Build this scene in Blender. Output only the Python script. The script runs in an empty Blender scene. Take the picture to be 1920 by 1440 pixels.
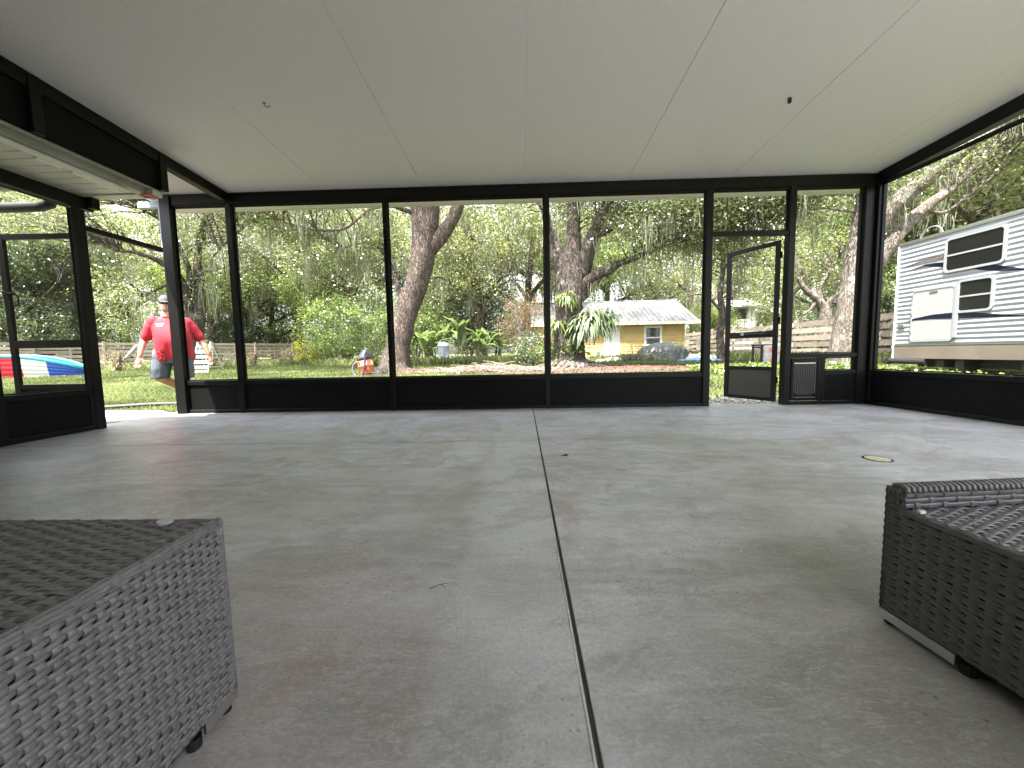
import bpy, bmesh, math, random
import numpy as np
from mathutils import Vector, Matrix, noise as mnoise
random.seed(7); rng = np.random.default_rng(7)
S = bpy.context.scene; COL = S.collection; PI = math.pi

# ---------------------------------------------------------------- camera, sky, sun, exposure
R = np.array([[0.99946, 0.02689, -0.01846], [-0.01624, -0.08126, -0.99656], [-0.02830, 0.99633, -0.08078]])
R[0] /= np.linalg.norm(R[0]); R[1] -= R[0]*(R[0]@R[1]); R[1] /= np.linalg.norm(R[1]); R[2] = np.cross(R[0], R[1])
CAM = np.array([0, 0, 0.6613]); F = 720.0
cd = bpy.data.cameras.new('camera'); cam = bpy.data.objects.new('camera', cd); COL.objects.link(cam)
cd.sensor_width = 36; cd.lens = 36*F/1920; cd.clip_start = 0.02; cd.clip_end = 1500
mw = Matrix.Identity(4)
for i in range(3):
    mw[i][0] = R[0][i]; mw[i][1] = -R[1][i]; mw[i][2] = -R[2][i]; mw[i][3] = CAM[i]
cam.matrix_world = mw; S.camera = cam

SUN = Vector((-0.24, -0.34, 0.90)).normalized()
W = bpy.data.worlds.new('World'); S.world = W; W.use_nodes = True
wn = W.node_tree.nodes; wl = W.node_tree.links; wn.clear()
sky = wn.new('ShaderNodeTexSky'); sky.sky_type = 'NISHITA'; sky.sun_disc = False
sky.sun_elevation = math.asin(SUN.z); sky.sun_rotation = math.atan2(SUN.x, SUN.y)
sky.air_density = 1.2; sky.dust_density = 4.0; sky.ozone_density = 1.0
bg = wn.new('ShaderNodeBackground'); bg.inputs['Strength'].default_value = 0.115
hz0 = wn.new('ShaderNodeHueSaturation'); hz0.inputs['Saturation'].default_value = .38; wl.new(sky.outputs[0], hz0.inputs['Color'])   # thin bright haze whitens the sky
wo = wn.new('ShaderNodeOutputWorld'); wl.new(hz0.outputs[0], bg.inputs[0]); wl.new(bg.outputs[0], wo.inputs[0])
sd = bpy.data.lights.new('sun', 'SUN'); sd.energy = 4.0; sd.angle = math.radians(0.6); sd.color = (1, .955, .88)
sun = bpy.data.objects.new('sun', sd); COL.objects.link(sun); sun.rotation_euler = SUN.to_track_quat('Z', 'Y').to_euler()
S.view_settings.view_transform = 'Standard'; S.view_settings.look = 'None'
S.view_settings.exposure = 3.0; S.view_settings.gamma = 1.0; S.view_settings.use_curve_mapping = False
S.render.engine = 'CYCLES'; S.cycles.use_denoising = True
S.cycles.max_bounces = 9; S.cycles.diffuse_bounces = 5; S.cycles.transmission_bounces = 5; S.cycles.glossy_bounces = 3
S.cycles.sample_clamp_indirect = 6; S.cycles.caustics_reflective = False; S.cycles.caustics_refractive = False

# ---------------------------------------------------------------- helpers
def ray(px, py): return R.T @ np.array([(px-960)/F, (py-720)/F, 1.0])
def at(px, py, y):
    d = ray(px, py); return Vector(CAM + d*(y/d[1]))
def sm(t): t = min(1, max(0, t)); return t*t*(3-2*t)
def gz(x, y):
    z = -0.12 + 0.17*sm((y-5)/5.5) + 0.08*sm((y-11)/15)
    return z + 0.02*mnoise.noise(Vector((x*.35, y*.35, 0)))
def lin(c): return tuple((v/12.92 if v <= .04045 else ((v+.055)/1.055)**2.4) for v in c)

class MB:
    """collects vertices and faces of one mesh"""
    def __init__(s): s.v = []; s.f = []; s.m = []
    def add(s, vs, fs, m=0):
        n = len(s.v); s.v += [tuple(v) for v in vs]; s.f += [tuple(i+n for i in f) for f in fs]; s.m += [m]*len(fs); return s
    def box(s, x0, x1, y0, y1, z0, z1, bev=0.0, m=0):
        if x0 > x1: x0, x1 = x1, x0
        if y0 > y1: y0, y1 = y1, y0
        if z0 > z1: z0, z1 = z1, z0
        if bev <= 0:
            return s.add([(x0,y0,z0),(x1,y0,z0),(x1,y1,z0),(x0,y1,z0),(x0,y0,z1),(x1,y0,z1),(x1,y1,z1),(x0,y1,z1)],
                         [(0,3,2,1),(4,5,6,7),(0,1,5,4),(1,2,6,5),(2,3,7,6),(3,0,4,7)], m)
        b = min(bev, (x1-x0)*.4, (y1-y0)*.4, (z1-z0)*.4); bm = bmesh.new()
        bmesh.ops.create_cube(bm, size=1)
        for v in bm.verts: v.co = Vector(((x0+x1)/2+v.co.x*(x1-x0), (y0+y1)/2+v.co.y*(y1-y0), (z0+z1)/2+v.co.z*(z1-z0)))
        bmesh.ops.bevel(bm, geom=list(bm.edges), offset=b, segments=1, affect='EDGES')
        bm.verts.index_update(); s.add([v.co[:] for v in bm.verts], [[v.index for v in f.verts] for f in bm.faces], m); bm.free(); return s
    def obox(s, c, hx, hy, hz, M, m=0):
        """box with half sizes in a rotated frame"""
        c = Vector(c); vs = [c + M @ Vector((a*hx, b*hy, d*hz)) for d in (-1, 1) for a, b in ((-1,-1),(1,-1),(1,1),(-1,1))]
        return s.add(vs, [(0,3,2,1),(4,5,6,7),(0,1,5,4),(1,2,6,5),(2,3,7,6),(3,0,4,7)], m)
    def tube(s, pts, rad, n=8, cap=True, m=0, rough=0.0, seed=0.0):
        pts = [Vector(p) for p in pts]
        if not hasattr(rad, '__len__'): rad = [rad]*len(pts)
        base = len(s.v); prev = None
        for i, p in enumerate(pts):
            t = (pts[min(i+1, len(pts)-1)] - pts[max(i-1, 0)]).normalized()
            if prev is None: a = t.orthogonal().normalized()
            else:
                a = prev - t*prev.dot(t); a = a.normalized() if a.length > 1e-5 else t.orthogonal().normalized()
            prev = a; b = t.cross(a)
            for k in range(n):
                th = 2*PI*k/n; d = a*math.cos(th)+b*math.sin(th); r = rad[i]
                if rough:
                    q = p + d*r
                    r *= 1 + rough*(mnoise.noise(Vector((q.x*2.3+seed, q.y*2.3, q.z*.8)))*1.1 + .5*mnoise.noise(Vector((q.x*9+seed, q.y*9, q.z*1.6))))
                s.v.append(tuple(p + d*r))
        for i in range(len(pts)-1):
            for k in range(n):
                q0 = base+i*n+k; q1 = base+i*n+(k+1) % n
                s.f.append((q0, q1, q1+n, q0+n)); s.m.append(m)
        if cap:
            s.f.append(tuple(base+k for k in range(n))[::-1]); s.m.append(m)
            s.f.append(tuple(base+(len(pts)-1)*n+k for k in range(n))); s.m.append(m)
        return s
    def rings(s, rr, n=20, m=0, cap=True):
        """loft of elliptical rings (cx,cy,cz,rx,ry) lying level"""
        base = len(s.v)
        for (cx, cy, cz, rx, ry) in rr:
            for k in range(n):
                th = 2*PI*k/n; s.v.append((cx+rx*math.cos(th), cy+ry*math.sin(th), cz))
        for i in range(len(rr)-1):
            for k in range(n):
                a = base+i*n+k; b = base+i*n+(k+1) % n; s.f.append((a, b, b+n, a+n)); s.m.append(m)
        if cap:
            s.f.append(tuple(base+k for k in range(n))[::-1]); s.m.append(m)
            s.f.append(tuple(base+(len(rr)-1)*n+k for k in range(n))); s.m.append(m)
        return s
    def mesh(s, name, mats, off=None, smooth=False):
        me = bpy.data.meshes.new(name)
        vs = s.v if off is None else [(a-off[0], b-off[1], c-off[2]) for a, b, c in s.v]
        me.from_pydata(vs, [], s.f); 
        for mm in (mats if isinstance(mats, (list, tuple)) else [mats]): me.materials.append(mm)
        if any(s.m): me.polygons.foreach_set('material_index', s.m)
        if smooth: me.polygons.foreach_set('use_smooth', [True]*len(s.f))
        me.update(); return me

def tag(o, label=None, cat=None, group=None, kind=None):
    if label: o['label'] = label
    if cat: o['category'] = cat
    if group: o['group'] = group
    if kind: o['kind'] = kind
    return o
def root(name, loc, label=None, cat=None, group=None, rz=0.0, kind=None):
    o = bpy.data.objects.new(name, None); COL.objects.link(o); o.location = loc; o.rotation_euler = (0, 0, rz)
    o.empty_display_size = .1; return tag(o, label, cat, group, kind)
def link(name, me, parent=None, loc=None):
    o = bpy.data.objects.new(name, me); COL.objects.link(o)
    if parent is not None: o.parent = parent
    if loc is not None: o.location = loc
    return o
def part(name, mb, mat, parent=None, world=False, smooth=False, kind=None, label=None):
    off = None
    if world and parent is not None:
        off = Vector(parent.location)
        if parent.parent is not None: off += Vector(parent.parent.location)
    o = link(name, mb.mesh(name, mat, off, smooth), parent)
    return tag(o, label=label, kind=kind)
def copy_thing(r, loc, rz=0.0, sc=1.0, label=None, group=None):
    def cp(o, p):
        c = o.copy(); COL.objects.link(c)
        if p is not None: c.parent = p
        for ch in [x for x in bpy.data.objects if x.parent == o]: cp(ch, c)
        return c
    c = cp(r, None); c.location = loc; c.rotation_euler = (0, 0, rz); c.scale = (sc, sc, sc)
    return tag(c, label, group=group)

# ---------------------------------------------------------------- materials
def mat(name, col, rough=.6, metal=0.0, var=0.0, vscale=8.0, bump=0.0, bscale=40.0, stretch=(1, 1, 1), spec=.5, col2=None):
    m = bpy.data.materials.new(name); m.use_nodes = True; nt = m.node_tree; n = nt.nodes; l = nt.links
    b = n['Principled BSDF']; b.inputs['Base Color'].default_value = (*col, 1); b.inputs['Roughness'].default_value = rough
    b.inputs['Metallic'].default_value = metal; b.inputs['Specular IOR Level'].default_value = spec
    if var or bump or col2:
        tc = n.new('ShaderNodeTexCoord'); mp = n.new('ShaderNodeMapping'); mp.inputs['Scale'].default_value = stretch
        l.new(tc.outputs['Object'], mp.inputs[0])
    if var or col2:
        nz = n.new('ShaderNodeTexNoise'); nz.inputs['Scale'].default_value = vscale; nz.inputs['Detail'].default_value = 5; nz.inputs['Roughness'].default_value = .65
        l.new(mp.outputs[0], nz.inputs[0]); cr = n.new('ShaderNodeValToRGB')
        c2 = col2 if col2 else tuple(max(0, c*(1-var)) for c in col); c1 = col if col2 else tuple(min(1, c*(1+var)) for c in col)
        cr.color_ramp.elements[0].position = .32; cr.color_ramp.elements[1].position = .68
        cr.color_ramp.elements[0].color = (*c2, 1); cr.color_ramp.elements[1].color = (*c1, 1)
        l.new(nz.outputs[0], cr.inputs[0]); l.new(cr.outputs[0], b.inputs['Base Color'])
    if bump:
        nb = n.new('ShaderNodeTexNoise'); nb.inputs['Scale'].default_value = bscale; nb.inputs['Detail'].default_value = 4
        l.new(mp.outputs[0], nb.inputs[0]); bp = n.new('ShaderNodeBump'); bp.inputs['Strength'].default_value = bump; bp.inputs['Distance'].default_value = .01
        l.new(nb.outputs[0], bp.inputs['Height']); l.new(bp.outputs[0], b.inputs['Normal'])
    return m
def leaf_mat(name, dark, light, trans=.45, gloss=.0):
    m = bpy.data.materials.new(name); m.use_nodes = True; n = m.node_tree.nodes; l = m.node_tree.links; n.clear()
    at_ = n.new('ShaderNodeAttribute'); at_.attribute_name = 'tint'
    cr = n.new('ShaderNodeValToRGB'); cr.color_ramp.elements[0].color = (*dark, 1); cr.color_ramp.elements[1].color = (*light, 1)
    l.new(at_.outputs['Fac'], cr.inputs[0])
    d = n.new('ShaderNodeBsdfDiffuse'); t = n.new('ShaderNodeBsdfTranslucent'); x = n.new('ShaderNodeMixShader'); x.inputs[0].default_value = trans
    hs = n.new('ShaderNodeHueSaturation'); hs.inputs['Hue'].default_value = .49; hs.inputs['Value'].default_value = 1.5; l.new(cr.outputs[0], hs.inputs['Color'])
    g = n.new('ShaderNodeBsdfGlossy'); g.inputs['Roughness'].default_value = .35; g.inputs['Color'].default_value = (.9, .9, .9, 1)
    x2 = n.new('ShaderNodeMixShader'); x2.inputs[0].default_value = gloss
    o = n.new('ShaderNodeOutputMaterial'); l.new(cr.outputs[0], d.inputs[0]); l.new(hs.outputs[0], t.inputs[0])
    l.new(d.outputs[0], x.inputs[1]); l.new(t.outputs[0], x.inputs[2]); l.new(x.outputs[0], x2.inputs[1]); l.new(g.outputs[0], x2.inputs[2]); l.new(x2.outputs[0], o.inputs[0])
    return m
def bark_mat(name, c1, c2, scale=7.0, strength=.9, patch=None):
    m = bpy.data.materials.new(name); m.use_nodes = True; nt = m.node_tree; n = nt.nodes; l = nt.links; b = n['Principled BSDF']
    tc = n.new('ShaderNodeTexCoord'); mp = n.new('ShaderNodeMapping'); mp.inputs['Scale'].default_value = (1, 1, .22); l.new(tc.outputs['Object'], mp.inputs[0])
    nz0 = n.new('ShaderNodeTexNoise'); nz0.inputs['Scale'].default_value = 3; l.new(mp.outputs[0], nz0.inputs[0])
    mx = n.new('ShaderNodeMixRGB'); mx.blend_type = 'ADD'; mx.inputs[0].default_value = .18; l.new(mp.outputs[0], mx.inputs[1]); l.new(nz0.outputs['Color'], mx.inputs[2])
    vo = n.new('ShaderNodeTexNoise'); vo.inputs['Scale'].default_value = scale*1.5; vo.inputs['Detail'].default_value = 3; vo.inputs['Distortion'].default_value = .8; l.new(mx.outputs[0], vo.inputs[0])
    ab = n.new('ShaderNodeMath'); ab.operation = 'SUBTRACT'; ab.inputs[1].default_value = .5; l.new(vo.outputs[0], ab.inputs[0]); ab2 = n.new('ShaderNodeMath'); ab2.operation = 'ABSOLUTE'; l.new(ab.outputs[0], ab2.inputs[0])
    nz = n.new('ShaderNodeTexNoise'); nz.inputs['Scale'].default_value = 22; nz.inputs['Detail'].default_value = 6; nz.inputs['Roughness'].default_value = .75; l.new(tc.outputs['Object'], nz.inputs[0])
    r1 = n.new('ShaderNodeMapRange'); r1.inputs['From Max'].default_value = .11; l.new(ab2.outputs[0], r1.inputs[0])
    mu = n.new('ShaderNodeMath'); mu.operation = 'MULTIPLY_ADD'; mu.inputs[1].default_value = .55; l.new(nz.outputs[0], mu.inputs[0]); 
    m2 = n.new('ShaderNodeMath'); m2.operation = 'MULTIPLY'; m2.inputs[1].default_value = .6; l.new(r1.outputs[0], m2.inputs[0]); l.new(m2.outputs[0], mu.inputs[2])
    cr = n.new('ShaderNodeValToRGB'); cr.color_ramp.elements[0].position = .2; cr.color_ramp.elements[1].position = .85
    cr.color_ramp.elements[0].color = (*c2, 1); cr.color_ramp.elements[1].color = (*c1, 1); l.new(mu.outputs[0], cr.inputs[0])
    col = cr.outputs[0]
    if patch:
        np_ = n.new('ShaderNodeTexNoise'); np_.inputs['Scale'].default_value = 2.2; np_.inputs['Detail'].default_value = 6; np_.inputs['Roughness'].default_value = .7; l.new(tc.outputs['Object'], np_.inputs[0])
        rp = n.new('ShaderNodeMapRange'); rp.inputs['From Min'].default_value = .55; rp.inputs['From Max'].default_value = .68; l.new(np_.outputs[0], rp.inputs[0])
        mm = n.new('ShaderNodeMixRGB'); mm.inputs[2].default_value = (*patch, 1); l.new(rp.outputs[0], mm.inputs[0]); l.new(col, mm.inputs[1]); col = mm.outputs[0]
    l.new(col, b.inputs['Base Color']); b.inputs['Roughness'].default_value = .9; b.inputs['Specular IOR Level'].default_value = .2
    bp = n.new('ShaderNodeBump'); bp.inputs['Strength'].default_value = strength; bp.inputs['Distance'].default_value = .05
    l.new(mu.outputs[0], bp.inputs['Height']); l.new(bp.outputs[0], b.inputs['Normal']); return m

def concrete_mat():
    m = bpy.data.materials.new('concrete'); m.use_nodes = True; nt = m.node_tree; n = nt.nodes; l = nt.links; b = n['Principled BSDF']
    tc = n.new('ShaderNodeTexCoord'); P = tc.outputs['Object']
    def nz(sc, det=5, ro=.6, dist=0.0, src=P):
        q = n.new('ShaderNodeTexNoise'); q.inputs['Scale'].default_value = sc; q.inputs['Detail'].default_value = det
        q.inputs['Roughness'].default_value = ro; q.inputs['Distortion'].default_value = dist; l.new(src, q.inputs[0]); return q
    def rng_(src, a, b_, c=0.0, d=1.0):
        q = n.new('ShaderNodeMapRange'); q.inputs['From Min'].default_value = a; q.inputs['From Max'].default_value = b_
        q.inputs['To Min'].default_value = c; q.inputs['To Max'].default_value = d; l.new(src, q.inputs[0]); return q.outputs[0]
    def mix(f, a, c, mode='MIX'):
        q = n.new('ShaderNodeMixRGB'); q.blend_type = mode
        if hasattr(f, 'links') or not isinstance(f, (int, float)): l.new(f, q.inputs[0])
        else: q.inputs[0].default_value = f
        for i, v in ((1, a), (2, c)):
            if isinstance(v, tuple): q.inputs[i].default_value = (*v, 1)
            else: l.new(v, q.inputs[i])
        return q.outputs[0]
    big = nz(.75, 6, .62, .6); c = mix(rng_(big.outputs[0], .38, .62), (.38, .378, .37), (.55, .553, .56))
    mp = n.new('ShaderNodeMapping'); mp.inputs['Scale'].default_value = (1.5, 5.5, 1); mp.inputs['Rotation'].default_value = (0, 0, .3); l.new(P, mp.inputs[0])
    sw = nz(1.6, 8, .72, 1.6, mp.outputs[0]); c = mix(rng_(sw.outputs[0], .46, .58, 0, .6), c, (.62, .625, .64)); c = mix(rng_(sw.outputs[0], .44, .34, 0, .35), c, (.27, .265, .25))
    sw2 = nz(4.2, 6, .75, 2.2); c = mix(rng_(sw2.outputs[0], .52, .66, 0, .46), c, (.25, .247, .23))
    ol = nz(1.15, 4, .6, .9); c = mix(rng_(ol.outputs[0], .53, .62, 0, .55), c, (.31, .305, .25))
    mp2 = n.new('ShaderNodeMapping'); mp2.inputs['Location'].default_value = (4.2, 1.7, 3); l.new(P, mp2.inputs[0])
    pk = nz(1.7, 5, .7, 1.1, mp2.outputs[0]); c = mix(rng_(pk.outputs[0], .54, .64, 0, .5), c, (.35, .26, .24))
    sx = n.new('ShaderNodeSeparateXYZ'); l.new(P, sx.inputs[0]); wob = nz(3.5, 5, .7)
    ad = n.new('ShaderNodeMath'); ad.operation = 'MULTIPLY_ADD'; ad.inputs[1].default_value = .10; l.new(wob.outputs[0], ad.inputs[0]); l.new(sx.outputs['X'], ad.inputs[2])
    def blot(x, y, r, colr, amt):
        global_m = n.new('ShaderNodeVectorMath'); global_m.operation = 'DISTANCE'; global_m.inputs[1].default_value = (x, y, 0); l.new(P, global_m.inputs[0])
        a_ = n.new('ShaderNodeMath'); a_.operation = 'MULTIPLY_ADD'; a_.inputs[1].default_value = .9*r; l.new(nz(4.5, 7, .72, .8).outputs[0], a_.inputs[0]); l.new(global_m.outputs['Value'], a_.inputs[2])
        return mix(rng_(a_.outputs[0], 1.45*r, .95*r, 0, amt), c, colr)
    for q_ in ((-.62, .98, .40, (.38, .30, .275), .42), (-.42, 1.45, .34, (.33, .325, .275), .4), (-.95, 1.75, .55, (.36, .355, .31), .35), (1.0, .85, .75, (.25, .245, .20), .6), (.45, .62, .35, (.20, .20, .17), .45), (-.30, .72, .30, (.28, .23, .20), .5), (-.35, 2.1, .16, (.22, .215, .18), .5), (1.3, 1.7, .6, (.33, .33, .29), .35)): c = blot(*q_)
    band = n.new('ShaderNodeMath'); band.operation = 'MULTIPLY'; l.new(rng_(ad.outputs[0], -.17, -.13), band.inputs[0]); l.new(rng_(sx.outputs['X'], .112, .108), band.inputs[1])
    c = mix(band.outputs[0], c, mix(.38, c, (.50, .50, .49)))
    edge = n.new('ShaderNodeMath'); edge.operation = 'MULTIPLY'; l.new(rng_(ad.outputs[0], -.30, -.17), edge.inputs[0]); l.new(rng_(ad.outputs[0], -.13, -.165), edge.inputs[1])
    e2 = n.new('ShaderNodeMath'); e2.operation = 'MULTIPLY'; l.new(edge.outputs[0], e2.inputs[0]); l.new(rng_(nz(1.4, 4, .6).outputs[0], .42, .6, 0, .5), e2.inputs[1]); c = mix(e2.outputs[0], c, (.20, .19, .145))
    wp_ = nz(.9, 7, .75, 3.0); c = mix(rng_(wp_.outputs[0], .54, .60, 0, .42), c, (.24, .238, .22))
    hc = n.new('ShaderNodeTexNoise'); hc.inputs['Scale'].default_value = 1.3; hc.inputs['Detail'].default_value = 9; hc.inputs['Roughness'].default_value = .6; l.new(P, hc.inputs[0])
    h1_ = n.new('ShaderNodeMath'); h1_.operation = 'SUBTRACT'; h1_.inputs[1].default_value = .5; l.new(hc.outputs[0], h1_.inputs[0]); h2_ = n.new('ShaderNodeMath'); h2_.operation = 'ABSOLUTE'; l.new(h1_.outputs[0], h2_.inputs[0])
    hm = n.new('ShaderNodeMath'); hm.operation = 'MULTIPLY'; l.new(rng_(h2_.outputs[0], .0035, .0), hm.inputs[0]); l.new(rng_(nz(.8, 2, .5).outputs[0], .5, .56, 0, .55), hm.inputs[1]); c = mix(hm.outputs[0], c, (.12, .115, .10))
    tr = nz(18, 4, .7, 1.5, mp.outputs[0]); c = mix(rng_(tr.outputs[0], .5, .64, 0, .28), c, (.66, .665, .67))
    wv = n.new('ShaderNodeTexWave'); wv.wave_type = 'RINGS'; wv.inputs['Scale'].default_value = .55; wv.inputs['Distortion'].default_value = 9; wv.inputs['Detail'].default_value = 5; wv.inputs['Detail Scale'].default_value = 1.4; wv.inputs['Detail Roughness'].default_value = .65; l.new(P, wv.inputs[0])
    c = mix(rng_(wv.outputs['Fac'], .72, 1.0, 0, .22), c, (.64, .64, .645)); c = mix(rng_(wv.outputs['Fac'], .16, 0, 0, .20), c, (.27, .265, .25))
    dk = n.new('ShaderNodeTexVoronoi'); dk.inputs['Scale'].default_value = 95; l.new(P, dk.inputs[0]); dm_ = n.new('ShaderNodeMath'); dm_.operation = 'MULTIPLY'
    l.new(rng_(dk.outputs[0], .22, .14), dm_.inputs[0]); l.new(rng_(nz(3.1, 4, .7).outputs[0], .48, .60, 0, .7), dm_.inputs[1]); c = mix(dm_.outputs[0], c, (.17, .165, .15))
    fine = nz(110, 4, .8); c = mix(rng_(fine.outputs[0], .36, .64, 0, .42), c, mix(.62, c, (.04, .04, .035)))
    sp = n.new('ShaderNodeTexVoronoi'); sp.inputs['Scale'].default_value = 38; l.new(P, sp.inputs[0])
    spm = nz(2.4, 3, .6); pit = n.new('ShaderNodeMath'); pit.operation = 'MULTIPLY'
    l.new(rng_(sp.outputs[0], .16, .08), pit.inputs[0]); l.new(rng_(spm.outputs[0], .52, .62), pit.inputs[1])
    c = mix(pit.outputs[0], c, (.13, .125, .11))
    lt = n.new('ShaderNodeHueSaturation'); lt.inputs['Value'].default_value = 1.16; lt.inputs['Saturation'].default_value = 1.1; l.new(c, lt.inputs['Color']); l.new(lt.outputs[0], b.inputs['Base Color'])
    l.new(rng_(sw.outputs[0], .3, .7, .44, .30), b.inputs['Roughness']); b.inputs['Specular IOR Level'].default_value = .5
    bp = n.new('ShaderNodeBump'); bp.inputs['Strength'].default_value = .25; bp.inputs['Distance'].default_value = .003
    add = n.new('ShaderNodeMath'); add.operation = 'MULTIPLY_ADD'; add.inputs[1].default_value = .5; l.new(fine.outputs[0], add.inputs[0]); l.new(sw2.outputs[0], add.inputs[2])
    l.new(add.outputs[0], bp.inputs['Height']); l.new(bp.outputs[0], b.inputs['Normal']); return m

M_conc = concrete_mat()
M_conc2 = mat('old_concrete', (.5, .48, .44), .8, var=.2, vscale=6, bump=.4, bscale=60)
M_bronze = mat('dark_bronze_aluminium', (.006, .006, .006), .42, var=.25, vscale=3, spec=.22)
M_kick = mat('dark_kick_panel', (.005, .005, .005), .55, var=.2, vscale=2, bump=.06, bscale=200, spec=.12)
M_wire = mat('screen_wire', (.03, .03, .03), .6)
M_ceil = mat('stucco_embossed_ceiling', (.80, .765, .86), .36, bump=.55, bscale=170, spec=.5, var=.03, vscale=60)
M_white = mat('white_paint', (.75, .75, .74), .5, var=.06, vscale=5)
M_soff = mat('white_vinyl_soffit', (.62, .62, .58), .5, var=.08, vscale=3)
M_gut = mat('gutter_paint', (.30, .30, .27), .35, var=.2, vscale=6)
M_stucco = mat('house_stucco', (.55, .52, .46), .85, var=.15, vscale=9, bump=.6, bscale=60)
M_alu = mat('brushed_aluminium', (.62, .62, .62), .35, metal=1.0, var=.05, vscale=30, stretch=(1, 1, 12))
M_rubber = mat('black_rubber', (.012, .012, .012), .6)
M_grey = mat('grey_plastic', (.16, .16, .17), .5, var=.1)

# ---------------------------------------------------------------- ground
def ground_mat():
    m = mat('lawn_soil', (.075, .10, .03), .95, col2=(.10, .085, .045), vscale=.9, bump=.8, bscale=25); return m
xs = np.unique(np.concatenate([np.linspace(-400, -50, 12), np.linspace(-50, 50, 140), np.linspace(50, 400, 12)]))
ys = np.unique(np.concatenate([np.linspace(-300, -10, 8), np.linspace(-10, 50, 120), np.linspace(50, 500, 12)]))
g = MB(); g.v = [(x, y, gz(x, y)) for y in ys for x in xs]; nx = len(xs)
g.f = [(j*nx+i, j*nx+i+1, (j+1)*nx+i+1, (j+1)*nx+i) for j in range(len(ys)-1) for i in range(nx-1)]; g.m = [0]*len(g.f)
M_ground = ground_mat()
tag(part('ground', g, M_ground, smooth=True), kind='structure')

# ---------------------------------------------------------------- patio floor: slabs with recessed joints
pf = root('patio_floor', (0, 0, 0), kind='structure')
part('slab', MB().box(-4.35, 0.110, 2.862, 4.66, -.14, 0, .004), M_conc, pf)
part('slab', MB().box(-4.35, 0.110, -1.4, 2.852, -.14, 0, .004), M_conc, pf)
part('slab', MB().box(0.119, 4.3, 2.861, 4.66, -.14, 0, .002), M_conc, pf)
part('slab', MB().box(0.119, 4.3, -1.4, 2.859, -.14, 0, .002), M_conc, pf)
jm = MB(); pts = []
for i in range(150):     # crumbly lip of spilt mortar along the joint
    y = -.2+i*.03; pts.append((0.105+.003*mnoise.noise(Vector((y*9, 0, 0))), y, -.001+.0015*mnoise.noise(Vector((y*14, 3, 0)))))
jm.tube(pts, [.0018+.003*abs(mnoise.noise(Vector((p[1]*16, 5, 0)))) for p in pts], 6); part('joint_lip', jm, M_conc, pf)
part('joint_filler', MB().box(0.109, 0.118, -1.4, 4.66, -.05, -.005).box(-4.34, .107, 2.853, 2.862, -.05, -.009), mat('joint_dirt', (.06, .055, .042), .95), pf)

# ---------------------------------------------------------------- patio roof
CZ = lambda y: 2.564 + .05*(4.5-y)
rf = root('patio_roof', (0, 4.5, 2.56), 'white insulated patio roof of long flat panels above the concrete floor', 'roof')
def slope_box(mb, x0, x1, y0, y1, d0, d1, b=.0015):
    vs = []
    for d in (d0, d1):
        for (x, y) in ((x0, y0), (x1, y0), (x1, y1), (x0, y1)): vs.append((x, y, CZ(y)+d))
    mb.add(vs, [(0,3,2,1),(4,5,6,7),(0,1,5,4),(1,2,6,5),(2,3,7,6),(3,0,4,7)]); return mb
def vbox(mb, x0, x1, y0, y1, d0, d1, b):   # panel with chamfered lower long edges so seams read as a groove
    vs = []
    for y in (y0, y1):
        z = CZ(y)
        vs += [(x0, y, z+d1), (x0, y, z+d0+b), (x0+b, y, z+d0), (x1-b, y, z+d0), (x1, y, z+d0+b), (x1, y, z+d1)]
    mb.add(vs, [tuple(range(6))[::-1], tuple(range(6, 12))] + [(i, (i+1) % 6, 6+(i+1) % 6, 6+i) for i in range(6)]); return mb
seams = [-4.40, -3.40, -2.252, -1.106, .0583, 1.208, 2.345, 3.54, 4.16]
for a, b in zip(seams[:-1], seams[1:]):
    part('ceiling_panel', vbox(MB(), a+.0011, b-.0011, -1.35, 4.985, 0, .09, .003), M_ceil, rf, world=True)
part('fascia', slope_box(MB(), -4.42, 4.18, 4.987, 5.01, -.004, .11), M_white, rf, world=True)
part('fascia', slope_box(MB(), -4.42, -4.402, -1.35, 4.985, -.003, .11), M_white, rf, world=True)
part('fascia', slope_box(MB(), 4.162, 4.18, -1.35, 4.985, -.003, .11), M_white, rf, world=True)
part('gutter_end', MB().box(4.185, 4.30, 4.86, 5.02, 2.44, 2.60, .004), M_bronze, rf, world=True)
dm = MB(); dm.box(-4.55, -4.28, 4.60, 4.66, 2.46, 2.53, .004); dm.box(-4.30, -4.245, 4.60, 4.66, 1.95, 2.459, .004)

part('downspout', dm, mat('pale_blue_white_paint', (.24, .29, .37), .4, var=.05), rf, world=True)

# ---------------------------------------------------------------- screen walls
def screen_wires(mb, x0, x1, z0, z1, y, pitch=.005, w=.0004):
    nx_ = int((x1-x0)/pitch); nz_ = int((z1-z0)/pitch)
    for i in range(1, nx_):
        x = x0+i*pitch; mb.add([(x-w/2, y, z0), (x+w/2, y, z0), (x+w/2, y, z1), (x-w/2, y, z1)], [(0, 1, 2, 3)])
    for i in range(1, nz_):
        z = z0+i*pitch; mb.add([(x0, y+.0003, z-w/2), (x1, y+.0003, z-w/2), (x1, y+.0003, z+w/2), (x0, y+.0003, z+w/2)], [(0, 1, 2, 3)])
    return mb
def P(x0, x1, y0, y1, z0, z1, name, rt, m=None, b=.003, kind=None):
    return part(name, MB().box(x0, x1, y0, y1, z0, z1, b), m or M_bronze, rt, kind=kind)
def post(rt, x, w=.05, y0=0.0, y1=.075, z1=2.443): 
    o = P(x-w/2, x+w/2, y0, y1, 0, z1, 'post', rt)
    return o
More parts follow.
